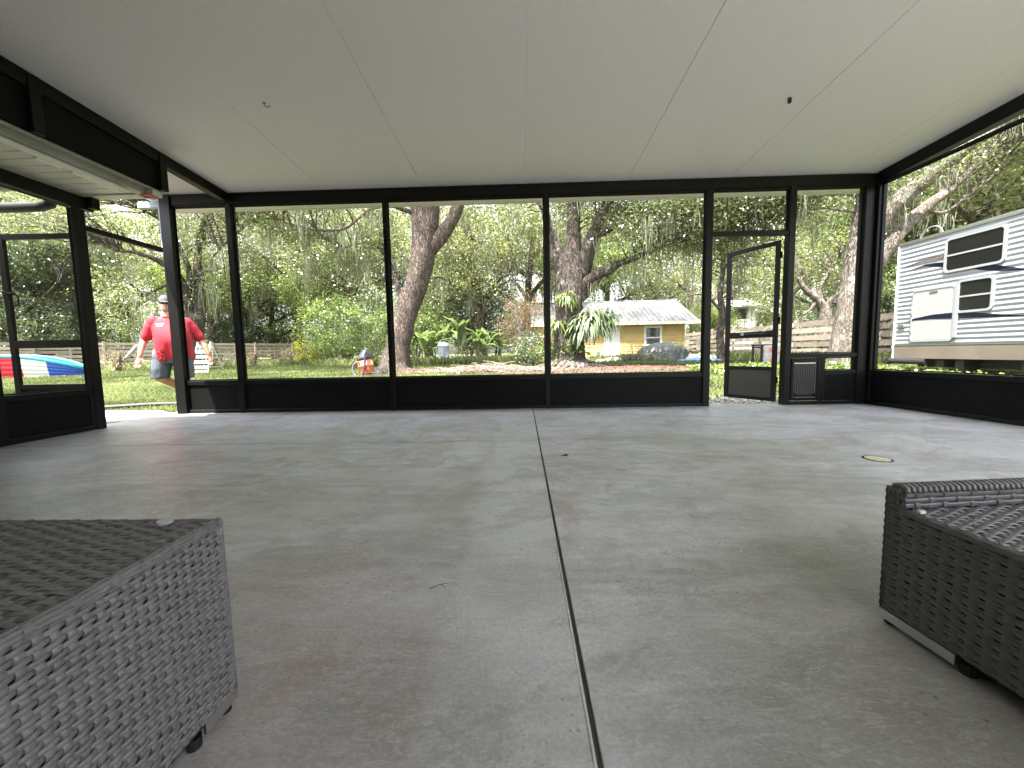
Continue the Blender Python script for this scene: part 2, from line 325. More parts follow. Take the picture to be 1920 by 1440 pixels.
def kick(rt, x0, x1, zk=.395, h=.05):
    P(x0, x1, .008, .058, zk-h, zk, 'chair_rail', rt)
    P(x0, x1, .006, .06, 0.002, .042, 'bottom_rail', rt)
    P(x0, x1, .026, .036, .042, zk-h, 'kick_panel', rt, M_kick, b=0)
def scr(rt, x0, x1, z0, z1, y=.045):
    fr = MB(); t = .012
    fr.box(x0, x0+t, y-.006, y+.006, z0, z1); fr.box(x1-t, x1, y-.006, y+.006, z0, z1); fr.box(x0+t, x1-t, y-.006, y+.006, z0, z0+t); fr.box(x0+t, x1-t, y-.006, y+.006, z1-t, z1)
    o = part('screen', screen_wires(MB(), x0+t, x1-t, z0+t, z1-t, y), M_wire, rt)
    part('spline', fr, M_bronze, o)

bw = root('rear_screen_wall', (0, 4.5, 0), 'black framed insect screen wall facing the yard, with low kick panels and the pet door', 'screen wall')
px_ = [-3.385, -1.552, .296, 2.128, 3.045]
for x, w in zip(px_, (.062, .05, .05, .075, .07)): post(bw, x, w, y1=.09 if w > .05 else .075)
P(-4.175, -4.055, -.02, .06, 0, 2.555, 'post', bw); P(3.83, 3.928, 0, .10, 0, 2.555, 'post', bw)
P(-4.05, 3.825, .002, .085, 2.444, 2.557, 'top_beam', bw); P(-4.05, 3.82, -.004, .0, 2.545, 2.556, 'beam_lip', bw, b=0)
P(-4.05, -3.42, .01, .06, 2.428, 2.443, 'header', bw)
for a, b in ((-3.35, -1.58), (-1.525, .27), (.323, 2.088), (2.168, 3.008), (3.082, 3.825)): P(a, b, .012, .06, 2.428, 2.443, 'header', bw)
for a, b in ((-4.053, -3.42), (-3.35, -1.58), (-1.525, .27), (.323, 2.088)):
    kick(bw, a, b); scr(bw, a, b, .396, 2.426)
# bay right of the door: pet door, chair rails at two heights
P(3.084, 3.825, .006, .06, 0.002, .042, 'bottom_rail', bw); P(3.084, 3.825, .008, .058, .545, .59, 'mid_rail', bw)
P(3.43, 3.475, .008, .058, .044, .543, 'stile', bw); P(3.48, 3.825, .008, .058, .35, .395, 'chair_rail', bw)
P(3.48, 3.825, .026, .036, .044, .348, 'kick_panel', bw, M_kick, b=0)
scr(bw, 3.084, 3.825, .592, 2.426); scr(bw, 3.478, 3.825, .397, .543)
pdz = part('pet_door', MB().box(3.09, 3.12, .0, .03, .05, .54, .003).box(3.385, 3.425, .0, .03, .05, .54, .003).box(3.122, 3.383, .0, .03, .49, .54, .003).box(3.122, 3.383, 0, .03, .05, .085, .003), M_bronze, bw)
fl = MB(); NX = 60
vs = [(3.124+(.257)*i/NX, .012+.0022*math.sin(i/NX*2*PI*13), z) for z in (.088, .488) for i in range(NX+1)]
fl.add(vs, [(i, i+1, NX+2+i, NX+1+i) for i in range(NX)]); part('flap', fl, mat('black_vinyl', (.02, .022, .026), .22), pdz, smooth=True)
part('handle', MB().box(3.15, 3.35, -.004, .008, .105, .118, .003).box(3.135, 3.16, -.006, .008, .098, .13, .003).box(3.34, 3.365, -.006, .008, .098, .13, .003), M_bronze, pdz)
part('closing_strip', MB().box(3.124, 3.36, .0, .009, .475, .486), M_alu, pdz)
# header over the door opening and transom screen
P(2.168, 3.008, .006, .062, 1.925, 1.975, 'door_header', bw); scr(bw, 2.168, 3.008, 1.977, 2.426)
def screen_door(rt, length, zt, loc, rz, panel_mat, hand):
    d = bpy.data.objects.new('screen_door', None); COL.objects.link(d); d.parent = rt; d.location = loc; d.rotation_euler = (0, 0, rz); d.empty_display_size = .1
    L = length
    fm = MB(); fm.box(0, .05, 0, .028, .03, zt, .002).box(L-.055, L, 0, .028, .03, zt, .002).box(.05, L-.055, 0, .028, zt-.05, zt, .002)
    fm.box(.05, L-.055, 0, .028, .79, .865, .002).box(.05, L-.055, 0, .028, .03, .075, .002).box(.05, L-.055, 0, .028, .395, .44, .002)
    part('door_frame', fm, M_bronze, d)
    part('kick_panel', MB().box(.05, L-.055, .010, .016, .075, .395), panel_mat, d)
    part('screen', screen_wires(screen_wires(MB(), .05, L-.055, .44, .79, .014), .05, L-.055, .865, zt-.05, .014), M_wire, d)
    h = MB(); h.box(L-.05, L-.02, -.03, 0, 1.30, 1.33, .004).tube([(L-.035, -.03, 1.32), (L-.035, -.055, 1.30), (L-.035, -.05, 1.22), (L-.035, -.0, 1.19)], .007, 8).box(L-.06, L-.01, .03, .05, 1.30, 1.33, .004).tube([(L-.035, .04, 1.315), (L-.12, .05, 1.312)], .007, 8)
    part('handle', h, M_rubber, d)
    c = MB(); c.tube([(-.02, hand*.02+.014, .83), (.10, hand*.045+.014, .833)], .005, 8).tube([(.10, hand*.045+.014, .833), (.38, hand*.04+.014, .836)], .011, 10)
    part('door_closer', c, M_rubber, d)
    for z in (.25, .95, zt-.2): part('hinge', MB().box(-.012, .02, -.004, .0, z, z+.07), M_bronze, d)
    return d
# right door, hinged on the right jamb, swung out
fe = np.array([2.685, 5.16]); hg = np.array([2.985, 4.59]); dv = fe-hg; Ld = float(np.hypot(*dv))
M_tan = mat('door_kick_panel_aluminium', (.055, .052, .045), .32, metal=.3, var=.12, vscale=2)
sdR = screen_door(bw, Ld, 1.89, (hg[0], hg[1]-4.5, 0), math.atan2(dv[1], dv[0]), M_tan, 1)
part('white_cap', MB().tube([(.375, .057, .836), (.405, .057, .836)], .012, 10), M_white, sdR)

# left screen wall, plane X=-4.05, runs along Y (local x = world -Y from the corner)
lw = root('left_screen_wall', (-4.085, 4.42, 0), 'black screen wall with an open screen door, under the white soffit by the man in red', 'screen wall', rz=-PI/2)
# local x -> world -Y ; local y -> world +X... keep local y negative = outside
post(lw, .845, .08, -.06, .0, 2.07)
P(1.52, 1.64, -.10, .0, 0, 2.19, 'post', lw)
P(.90, 1.515, -.058, -.008, .345, .395, 'chair_rail', lw); P(.90, 1.515, -.06, -.006, .002, .042, 'bottom_rail', lw)
P(.90, 1.515, -.036, -.026, .042, .345, 'kick_panel', lw, M_kick, b=0)
P(.73, 5.2, -.07, .01, 2.075, 2.185, 'soffit_beam', lw); P(.725, .80, -.10, .07, 2.09, 2.195, 'beam_bracket', lw)
P(.02, .79, -.06, -.01, 1.885, 1.935, 'door_header', lw)
scr(lw, .90, 1.515, .397, 2.07, -.045)
P(1.645, 5.4, -.12, -.005, 0, 2.07, 'infill_panel', lw, M_kick)
screen_door(lw, .76, 1.86, (.80, -.075, 0), -PI/2+math.radians(1.5), M_kick, -1)
part('latch_strike', MB().tube([(.80, -.05, .86), (.73, -.03, .862)], .006, 8), M_rubber, lw)

# roof beam over the old eave, with riser panels
rb = root('roof_riser_wall', (-3.40, 4.5, 2.2), 'black riser wall between the white patio roof and the old house eave, upper left', 'wall')
mb = MB(); slope_box(mb, -3.45, -3.375, -1.3, 4.49, -.10, -.001); part('beam', mb, M_bronze, rb, world=True)
mb = MB(); slope_box(mb, -3.374, -3.368, -1.3, 4.49, -.018, -.002); part('beam_lip', mb, M_bronze, rb, world=True)
for y in (3.70, 2.745, 1.55, .3):
    part('riser_post', MB().box(-3.46, -3.362, y-.035, y+.035, 2.255, CZ(y)-.003, .004), M_bronze, rb, world=True)
mb = MB(); mb.add([(x, y, z) for x in (-3.415, -3.405) for (y, z) in ((3.66, 2.26), (3.66, CZ(3.66)-.10), (-1.3, CZ(-1.3)-.10), (-1.3, 2.26))],
       [(0,1,2,3),(7,6,5,4),(0,4,5,1),(1,5,6,2),(2,6,7,3),(3,7,4,0)]); part('riser_panel', mb, M_kick, rb, world=True)

# house: eave, soffit, wall
hs = root('house', (-4.4, 2.0, 0), 'house at the left edge with white plank soffit, gutter and pale corner trim', 'house')
for k in range(46):
    y1 = 3.60-k*.108
    part('soffit_board', MB().box(-4.30+.0, -3.56, y1-.101, y1, 2.205, 2.215, .0015), M_soff, hs, world=True)
for k in range(46):
    y1 = 3.60-k*.108
    if y1 < 3.46: part('soffit_board', MB().box(-5.6, -4.306, y1-.101, y1, 2.205, 2.215, .0015), M_soff, hs, world=True)
part('soffit_trim', MB().box(-4.30, -3.40, 3.605, 3.70, 2.19, 2.235, .003).box(-5.6, -4.303, 3.40, 3.45, 2.185, 2.235, .003), M_soff, hs, world=True)
part('gutter', MB().box(-3.555, -3.46, -1.3, 3.70, 2.19, 2.30, .008).box(-3.459, -3.40, -1.3, 3.70, 2.235, 2.25, .003), M_gut, hs, world=True)
part('red_tag', MB().box(-3.50, -3.42, 3.58, 3.69, 2.184, 2.188), mat('red_tape', (.45, .02, .03), .5), hs, world=True)
part('soffit_backing', MB().box(-4.30, -3.56, -1.3, 3.60, 2.222, 2.228).box(-5.6, -4.303, -1.3, 3.40, 2.222, 2.228), M_rubber, hs, world=True)
part('eave_roof', MB().box(-4.30, -3.47, -1.3, 3.70, 2.305, 2.34).box(-5.6, -4.303, -1.3, 3.45, 2.236, 2.30), mat('shingle', (.10, .09, .08), .9, var=.3, vscale=20), hs, world=True)
part('wall', MB().box(-9.5, -4.19, -1.5, 2.82, -.1, 2.2), M_stucco, hs, world=True)
part('corner_trim', MB().box(-4.185, -4.13, 2.73, 2.83, -.0, 2.07, .004).box(-4.127, -4.09, 2.76, 2.83, 0, 2.07, .003), mat('pale_blue_trim', (.50, .56, .62), .45, var=.06), hs, world=True)
part('unseen_rear_wall', MB().box(-4.1, .9, -1.55, -1.36, 0, 2.85), M_stucco, hs, world=True)  # unseen wall behind the camera, cut short to let extra light onto the floor
dp = MB(); dp.tube([(-5.9, 3.66, 2.14), (-4.75, 3.62, 2.115), (-4.50, 3.61, 2.112), (-4.40, 3.60, 2.13), (-4.355, 3.59, 2.18), (-4.36, 3.58, 2.27)], .045, 14)
part('drain_pipe', dp, M_rubber, hs, world=True, smooth=True)

sl = root('strip_light', (-3.52, 3.0, 2.19), 'long slim white strip light fixed under the eave beside the gutter, upper left', 'light fitting')
part('housing', MB().box(-3.555, -3.50, 1.6, 3.46, 2.165, 2.188, .003), M_white, sl, world=True)
part('diffuser', MB().tube([(-3.565, 1.6, 2.165), (-3.565, 2.62, 2.165)], .014, 10).tube([(-3.565, 2.86, 2.165), (-3.565, 3.02, 2.165)], .014, 10).tube([(-3.565, 3.09, 2.165), (-3.565, 3.44, 2.165)], .014, 10), mat('light_diffuser', (.82, .84, .72), .3), sl, world=True)

rw = root('right_screen_wall', (3.93, 4.5, 0), 'black screen wall along the side of the patio facing the white travel trailer', 'screen wall', rz=-PI/2+math.radians(-2.0)*-1)
# local x -> world -Y, local y>0 -> world +X (outside)
P(-.10, .038, .002, .09, 0, 2.555, 'post', rw)
for x in (1.95, 3.75, 5.5): post(rw, x, .05)
for a, b in ((.04, 1.92), (1.98, 3.72), (3.78, 5.47)):
    kick(rw, a, b); scr(rw, a, b, .397, 2.426)
mbr = MB(); vs = []
for (x, z) in ((0.02, CZ(4.5)-.004), (5.6, CZ(-1.1)-.004)):
    vs += [(x, 0.0, z), (x, .085, z), (x, .085, z-.117), (x, 0, z-.117)]
mbr.add(vs, [(0,1,2,3),(7,6,5,4),(0,4,5,1),(1,5,6,2),(2,6,7,3),(3,7,4,0)]); part('top_beam', mbr, M_bronze, rw)
P(.04, 5.5, .012, .06, 2.428, 2.443, 'header', rw)

# ---------------------------------------------------------------- hooks, cover, litter on the floor
h1 = root('ceiling_hook', (2.14, 3.26, 2.62), 'small square black hook hanging from the ceiling above the right door', 'hook')
part('hook', MB().box(2.128, 2.153, 3.25, 3.27, 2.585, 2.628, .004), M_rubber, h1, world=True)
h2 = root('ceiling_hook', (-1.957, 3.10, 2.63), 'curled metal screw hook in the ceiling on the left half', 'hook')
part('hook', MB().tube([(-1.975, 3.10, 2.636), (-1.976, 3.10, 2.62), (-1.965, 3.10, 2.607), (-1.947, 3.10, 2.602), (-1.935, 3.10, 2.61), (-1.928, 3.10, 2.606)], .0032, 7), M_grey, h2, world=True, smooth=True)
part('screw_plate', MB().tube([(-1.975, 3.10, 2.636), (-1.975, 3.10, 2.630)], .011, 10), M_grey, h2, world=True)
cc = root('cleanout_cover', (2.075, 2.27, 0), 'round pale yellow cleanout cap set in the concrete floor', 'drain cover')
part('ring', MB().tube([(2.075, 2.27, .0006), (2.075, 2.27, .003)], .07, 32), mat('dark_hole_rim', (.02, .02, .018), .8), cc, world=True)
part('cap', MB().tube([(2.068, 2.262, .0032), (2.068, 2.262, .0058)], .058, 32), mat('yellowed_plastic', (.62, .6, .38), .6, var=.2, vscale=30), cc, world=True)
def litter(name, px, py, s, lab, cat, seg):
    d = ray(px, py); c = CAM + d*(-CAM[2]/d[2]); t = root(name, (c[0], c[1], 0), lab, cat)
    q = MB()
    for (a, b, r) in seg: q.tube([(a[0]*s, a[1]*s, a[2]*s+.002), (b[0]*s, b[1]*s, b[2]*s+.002)], r*s, 6)
    part('stem', q, mat(name+'_brown', (.05, .035, .02), .8), t)
litter('twig', 823, 1102, .026, 'thin dry forked twig lying on the concrete left of the joint', 'twig', [((-1, -.3, 0), (0, .3, .1), .03), ((0, .3, .1), (.8, .5, .1), .03), ((.2, .3, .1), (.7, -.1, .05), .025)])
dl = root('dead_leaf', tuple(Vector(CAM + ray(1057, 855)*(-CAM[2]/ray(1057, 855)[2]))), 'small curled dark leaf on the floor just right of the joint', 'leaf')
part('blade', MB().add([(-.03, 0, .002), (-.01, .012, .004), (.02, .008, .012), (.032, 0, .004), (.01, -.012, .003), (-.015, -.01, .006)], [(0, 5, 1), (1, 5, 4, 2), (2, 4, 3)]), mat('dead_leaf_brown', (.03, .022, .015), .8), dl)

# ---------------------------------------------------------------- wicker furniture
def wicker_mat(name, c):
    m = mat(name, c, .33, var=.22, vscale=60, stretch=(1, 1, 1), bump=.12, bscale=500, spec=.6); return m
def weave(mb, O, U, Wd, N, lu, lw_, pu, pw, amp=.0028, wf=.88, twist=0.0, seed=0, sf=.62):
    """strands along U crossing stakes along Wd; outward normal N"""
    O = Vector(O); U = Vector(U); Wd = Vector(Wd); N = Vector(N); rd = random.Random(seed)
    rows = int(round(lw_/pw)); st = 4; nu = int(lu/pu*st)+1
    prof = ((-.5, -.0006), (-.34, .0016), (-.12, .0012), (.1, .0019), (.34, .0016), (.5, -.0006)); k = len(prof)
    for j in range(rows):
        w0 = (j+.5)*pw; ph = rd.uniform(-.35, .35); jit = rd.uniform(-.0009, .0009); wj = rd.uniform(0, 9)
        vs = []
        for i in range(nu+1):
            u = min(lu, i*pu/st); a = amp*math.cos(PI*u/pu + j*PI + ph) + jit*math.sin(u*31+j)
            ww = w0 + .0012*math.sin(PI*u/pu + j*PI + .9) + .0011*mnoise.noise(Vector((u*7, wj, 0)))
            for (q, h) in prof: vs.append(O + U*u + Wd*(ww+q*pw*wf) + N*(a+h))
        mb.add(vs, [(i*k+c, (i+1)*k+c, (i+1)*k+c+1, i*k+c+1) for i in range(nu) for c in range(k-1)])
    ns = int(lu/pu)
    for s_ in range(ns+1):
        u0 = min(s_*pu, lu-.004); vs = []; nw = rows*2; hw = pu*sf*.5
        for i in range(nw+1):
            w = lw_*i/nw; a = -amp*.75*math.cos(PI*w/pw - PI/2*1.0 + s_*PI + PI) if False else -amp*.8*math.cos(PI*(w/pw-.5) + s_*PI)
            for q, h in ((-1, -.0006), (-.5, .001), (.5, .001), (1, -.0006)): vs.append(O + U*(u0+q*hw) + Wd*w + N*(a+h))
        mb.add(vs, [(i*4+c, (i+1)*4+c, (i+1)*4+c+1, i*4+c+1) for i in range(nw) for c in range(3)])
    return mb
def binding(mb, A, B, n1, n2, r=.0045, pitch=.046):
    """edge roll: two strands laid along the edge A-B, wrapped at intervals"""
    A = Vector(A); B = Vector(B); n1 = Vector(n1); n2 = Vector(n2); L = (B-A).length; d = (B-A).normalized(); n = int(L/.02)
    for off in (n1*.004-n2*.003, n2*.004-n1*.003, (n1+n2)*.0022):
        pts = [A+d*(L*i/n)+off+(n1-n2)*(.0006*math.sin(i*1.3)) for i in range(n+1)]; mb.tube(pts, r, 7)
    c = int(L/pitch)
    for i in range(c+1):
        p = A+d*(i*L/max(1, c)); vs = []; w = .0052
        for s_ in (-1, 1):
            for a in range(7):
                th = -.55+a/6*(PI/2+1.1); q = p + (n1*math.cos(th)+n2*math.sin(th))*.0105 - (n1+n2)*.002 + d*(s_*w + .004*(a/6-.5)); vs.append(q)
        mb.add(vs, [(a, a+1, a+8, a+7) for a in range(6)])
    return mb
M_wick = wicker_mat('grey_brown_wicker', (.165, .157, .16)); M_wick2 = wicker_mat('dark_grey_wicker', (.12, .118, .117))
M_back = mat('wicker_core', (.02, .019, .018), .9)
# left piece
wl_ = root('wicker_ottoman', (-1.1, .35, 0), 'low grey woven wicker table with a glass bumper on top, at the lower left', 'wicker table')
T = .3535; ZB = .040; XR = -.582; YF = .695; XL = -1.75; YB = -.35
def shear(mb):  # sides spread slightly towards the floor
    mb.v = [(x+(T-z)*.095*(x-XL)/(XR-XL), y-(T-z)*.10*(y-YB)/(YF-YB), z) for x, y, z in mb.v]; return mb
m1 = weave(MB(), (XR, YB, ZB), (0, 1, 0), (0, 0, 1), (1, 0, 0), YF-YB, T-ZB-.006, .0170, .0085, amp=.0028, seed=1); part('woven_side', shear(m1), M_wick, wl_, world=True, smooth=True)
m1 = weave(MB(), (XL, YF, ZB), (1, 0, 0), (0, 0, 1), (0, 1, 0), XR-XL, T-ZB-.006, .0170, .0085, amp=.0022, seed=2); part('woven_side', shear(m1), M_wick, wl_, world=True, smooth=True)
m1 = weave(MB(), (XL, YB, T), (1, 0, 0), (0, 1, 0), (0, 0, 1), XR-XL-.006, YF-YB-.006, .029, .0098, amp=.0022, seed=3, sf=.5); part('woven_top', m1, M_wick, wl_, world=True, smooth=True)
m1 = binding(MB(), (XR-.003, YB, T-.004), (XR-.003, YF-.004, T-.004), (1, 0, 0), (0, 0, 1)); binding(m1, (XL, YF-.003, T-.004), (XR-.004, YF-.003, T-.004), (0, 1, 0), (0, 0, 1))
m1.tube([(XR+(T-z)*.095-.002, YF-.002-(T-z)*.10, z) for z in np.linspace(ZB, T-.004, 14)], .006, 8); part('edge_binding', m1, M_wick, wl_, world=True, smooth=True)
part('core', shear(MB().box(XL+.01, XR-.009, YB, YF-.009, ZB-.012, T-.009)), M_back, wl_, world=True)
part('metal_foot_rail', MB().box(-.5565, -.5525, .594, .668, .018, .040).box(-.62, -.5565, .664, .668, .018, .040), M_alu, wl_, world=True)
for y in (.588, .655): part('foot', MB().tube([(-.570, y, .001), (-.570, y, .020)], .011, 12), M_rubber, wl_, world=True)
gd = root('glass_bumper', (-.668, .672, .360), 'clear round glass bumper disc on the corner of the left wicker table', 'bumper')
part('disc', MB().tube([(-.668, .672, .3585), (-.668, .672, .3635)], .0125, 24), mat('milky_clear_plastic', (.45, .47, .45), .12), gd, world=True)
# right piece, turned a few degrees
ang = math.radians(5)
wr = root('wicker_sectional_base', (.858, .905, 0), 'dark grey wicker sofa base with a raised rim, at the lower right', 'sofa', rz=ang)
Ts = .288; Tr = .338; L2 = 1.3; W2 = 1.0
m2 = weave(MB(), (0, -W2, .034), (0, 1, 0), (0, 0, 1), (-1, 0, 0), W2, Ts-.034-.004, .026, .0092, amp=.0022, seed=4); part('woven_side', m2, M_wick2, wr, smooth=True)
m2 = weave(MB(), (0, 0, .034), (1, 0, 0), (0, 0, 1), (0, 1, 0), L2, Tr-.040, .026, .0092, amp=.0022, seed=5); part('woven_side', m2, M_wick2, wr, smooth=True)
m2 = weave(MB(), (.006, -W2, Ts), (1, 0, 0), (0, 1, 0), (0, 0, 1), L2, W2-.03, .026, .0105, amp=.0026, seed=6, sf=.5); part('woven_top', m2, M_wick2, wr, smooth=True)
m2 = weave(MB(), (.004, -.031, Ts+.001), (1, 0, 0), (0, 0, 1), (0, -1, 0), L2, Tr-Ts-.012, .034, .0125, amp=.003, seed=7, sf=.35)
m2.box(.004, L2, -.027, -.006, Ts, Tr-.006)
n_ = int(L2/.0135)
for i in range(n_):
    x = i*.0135+.008; m2.tube([(x, -.034, Tr-.012), (x+.002, -.030, Tr-.003), (x+.005, -.015, Tr+.001), (x+.007, -.001, Tr-.003), (x+.007, .003, Tr-.012)], .0062, 6)
m2.tube([(.001, -.001, .034), (.001, -.001, Tr-.004)], .006, 8); part('rim', m2, M_wick2, wr, smooth=True)
m2 = weave(MB(), (-.0005, -.034, Ts-.004), (0, 1, 0), (0, 0, 1), (-1, 0, 0), .034, Tr-Ts, .012, .0092, seed=8)
binding(m2, (0.002, -W2, Ts-.005), (0.002, -.033, Ts-.005), (-1, 0, 0), (0, 0, 1)); part('edge_binding', m2, M_wick2, wr, smooth=True)
part('core', MB().box(.009, L2, -W2, -.009, .024, Ts-.009), M_back, wr)
part('metal_foot_rail', MB().box(-.005, -.0015, -.15, .004, .012, .034), M_alu, wr)
for y in (-.012, -.160): part('foot', MB().tube([(.014, y, .001), (.014, y, .024)], .013, 12), M_rubber, wr)
part('white_clip', MB().box(.008, .022, -.062, -.054, Ts+.002, Ts+.008, .001), M_white, wr)

# ---------------------------------------------------------------- foliage tools
def quads_mesh(name, V, tint, m):
    """V: (N,4,3) quads"""
    n = V.shape[0]; me = bpy.data.meshes.new(name); me.vertices.add(n*4); me.loops.add(n*4); me.polygons.add(n)
    me.vertices.foreach_set('co', V.reshape(-1).astype(np.float32)); me.loops.foreach_set('vertex_index', np.arange(n*4, dtype=np.int32))
    me.polygons.foreach_set('loop_start', np.arange(0, n*4, 4, dtype=np.int32)); me.polygons.foreach_set('loop_total', np.full(n, 4, dtype=np.int32))
    a = me.attributes.new('tint', 'FLOAT', 'POINT'); a.data.foreach_set('value', np.repeat(np.clip(tint, 0, 1), 4).astype(np.float32))
    me.materials.append(m); me.update(calc_edges=True); return me
def unit(v): return v/np.maximum(np.linalg.norm(v, axis=1, keepdims=True), 1e-9)
def leaf_quads(cen, per, sig, size, up=.5, aspect=.42, droop=0.0, seed=0):
    r = np.random.default_rng(seed); cen = np.asarray(cen, float); K = len(cen); N = K*per
    sg = np.asarray(sig, float)
    p = np.repeat(cen, per, 0) + r.normal(size=(N, 3))*(sg if sg.ndim == 1 else np.repeat(sg, per, 0))
    nrm = unit(r.normal(size=(N, 3)) + np.array([0, 0, up])); t = unit(np.cross(nrm, r.normal(size=(N, 3)))); t[:, 2] -= droop; t = unit(t)
    b = unit(np.cross(nrm, t)); s = size*r.uniform(.6, 1.35, (N, 1))
    V = np.stack([p-t*s*.5, p+b*s*aspect*.5-nrm*s*.05, p+t*s*.5, p-b*s*aspect*.5-nrm*s*.05], 1)
    tint = np.repeat(r.uniform(.1, .75, K), per) + r.normal(size=N)*.17
    return V, tint
def crown_points(ells, n, seed, thr=-.08, fr=.55, shell=.35):
    r = random.Random(seed); out = []; tot = sum(e[3]*e[4]*e[5] for e in ells)
    for (cx, cy, cz, rx, ry, rz) in ells:
        k = max(4, int(n*rx*ry*rz/tot)); c = 0; tries = 0
        while c < k and tries < k*60:
            tries += 1; v = Vector((r.gauss(0, 1), r.gauss(0, 1), r.gauss(0, 1))).normalized()*(r.random()**(1/3))
            if v.length < shell and r.random() < .6: continue
            p = Vector((cx+v.x*rx, cy+v.y*ry, cz+v.z*rz))
            if mnoise.noise(Vector((p.x*fr+seed, p.y*fr, p.z*fr*1.4))) < thr: continue
            out.append(p); c += 1
    return out
def moss_quads(pts, strands, lmin, lmax, w=.02, seed=0, spread=.12):
    r = np.random.default_rng(seed); Q = []; T = []; seg = 5
    for p in pts:
        L0 = r.uniform(lmin, lmax)
        for s in range(strands):
            q = np.array(p)+r.normal(size=3)*[spread, spread, .05]; L = L0*r.uniform(.35, 1.1); th = r.uniform(0, PI); d = np.array([math.cos(th), math.sin(th), 0]); ww = w*r.uniform(.5, 1.5)
            ph = r.uniform(0, 6, 2); prev = None; tt = r.uniform(0, 1)
            for k in range(seg+1):
                f = k/seg; c = q + np.array([.05*math.sin(f*4+ph[0])*L, .05*math.sin(f*3+ph[1])*L, -L*f]); hw = ww*(1-.75*f)*.5*(1+.5*math.sin(f*17+ph[0]))
                cur = (c-d*hw, c+d*hw)
                if prev: Q.append((prev[0], prev[1], cur[1], cur[0])); T.append(tt)
                prev = cur
    return np.array(Q), np.array(T)
def twigs(mb, src, pts, frac, seed, r0=.024):
    """thin curved branches from the nearest limb point out to leaf clumps"""
    rd = random.Random(seed)
    for p in pts:
        if rd.random() > frac: continue
        best = min(src, key=lambda q: (q-p).length + max(0, q.z-p.z)*.6 + rd.random()*.6); d = p-best; L = d.length
        if L < .2: continue
        mid = best + d*.5 + Vector((rd.uniform(-.12, .12)*L, rd.uniform(-.12, .12)*L, rd.uniform(-.02, .16)*L)); rr = min(r0, .012+L*.009)
        a = best.lerp(mid, .5) + Vector((rd.uniform(-.05, .05)*L, 0, .03*L)); b = mid.lerp(p, .5) + Vector((0, rd.uniform(-.05, .05)*L, 0))
        mb.tube([best, a, mid, b, p], [rr*1.5, rr*1.2, rr, rr*.6, rr*.2], 5, cap=False)
def spline(pts, rad, n):
    """resample a polyline smoothly"""
    P_ = [Vector(p) for p in pts]; out = []; ro = []; k = len(P_)
    for i in range(k-1):
        p0 = P_[max(0, i-1)]; p1 = P_[i]; p2 = P_[i+1]; p3 = P_[min(k-1, i+2)]
        for j in range(n):
            t = j/n; out.append(.5*((2*p1)+(p2-p0)*t+(2*p0-5*p1+4*p2-p3)*t*t+(3*p1-p0-3*p2+p3)*t**3)); ro.append(rad[i]*(1-t)+rad[i+1]*t)
    out.append(P_[-1]); ro.append(rad[-1]); return out, ro
L_oak = leaf_mat('oak_leaves', (.024, .038, .012), (.245, .30, .095), .5, .08)
L_oak2 = leaf_mat('sunny_oak_leaves', (.045, .058, .016), (.30, .345, .115), .52, .07)
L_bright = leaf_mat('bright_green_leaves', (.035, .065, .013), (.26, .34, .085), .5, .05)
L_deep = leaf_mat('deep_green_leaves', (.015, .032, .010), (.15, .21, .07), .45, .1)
L_moss = leaf_mat('hanging_moss', (.16, .17, .12), (.33, .34, .26), .4)
L_pink = leaf_mat('pinkish_tan_leaves', (.12, .11, .05), (.33, .24, .15), .45)
L_grass = leaf_mat('grass_blades', (.045, .065, .022), (.20, .235, .10), .4)
L_dry = leaf_mat('dry_grass_and_leaves', (.13, .10, .05), (.34, .28, .17), .2)
B_oak = bark_mat('oak_bark', (.16, .128, .108), (.035, .027, .022), 11)
B_light = bark_mat('pale_lichen_bark', (.23, .20, .17), (.05, .042, .034), 14, .9, patch=(.32, .31, .28))
B_dark = bark_mat('dark_bark', (.10, .082, .07), (.022, .018, .015), 11, .9, patch=(.26, .25, .22))

def tree(name, base, limbs, ells, lab=None, group=None, n=260, per=80, sig=(.34, .34, .2), leaf=.13, lm=L_oak, bm=B_oak, moss=30, mlen=(.4, 1.5), seed=1, sides=12, tw=.3, thr=-.08, mz=None, mw=.022, cat='tree'):
    """limbs: list of (points, radii) in world space; first is the trunk"""
    r = root(name, base, lab, cat, group); B = Vector(base); src = []
    for i, (pts, rad) in enumerate(limbs):
        pp, rr = spline(pts, rad, 7 if i == 0 else 5); mb = MB(); mb.tube(pp, rr, 22 if (i == 0 and sides > 10) else sides, rough=.16, seed=seed*3.1+i)
        part('trunk' if i == 0 else 'limb', mb, bm, r, world=True, smooth=True)
        src += [p for p, q in zip(pp, rr)][(len(pp)//2 if i == 0 else 1):]
    cp = crown_points(ells, n, seed, thr)
    mb = MB(); twigs(mb, src, cp, tw, seed); 
    if mb.v: part('branches', mb, bm, r, world=True, smooth=True, kind='stuff')
    rr_ = random.Random(seed); c = np.array([p-B for p in cp])
    V, T = leaf_quads(c, per, sig, leaf, seed=seed); o = link('foliage', quads_mesh('foliage', V, T, lm), r); o['kind'] = 'stuff'
    if moss:
        low = sorted(cp, key=lambda p: p.z + rr_.random()*3)[:max(4, int(len(cp)*.7))]; pk = rr_.sample(low, min(moss, len(low)))
        pk = [p-B for p in pk] + [p-B-Vector((0, 0, .15)) for p in rr_.sample(src, min(len(src), moss//4))]
        Q, T = moss_quads(pk, 16, *mlen, w=mw, seed=seed); o = link('hanging_moss', quads_mesh('hanging_moss', Q, T, L_moss), r); o['kind'] = 'stuff'
    return r
def G(x, y): return Vector((x, y, gz(x, y)))
def px3(lst, Y, dy=None):
    return [at(a, b, Y+(dy[i] if dy else 0)) for i, (a, b) in enumerate(lst)]

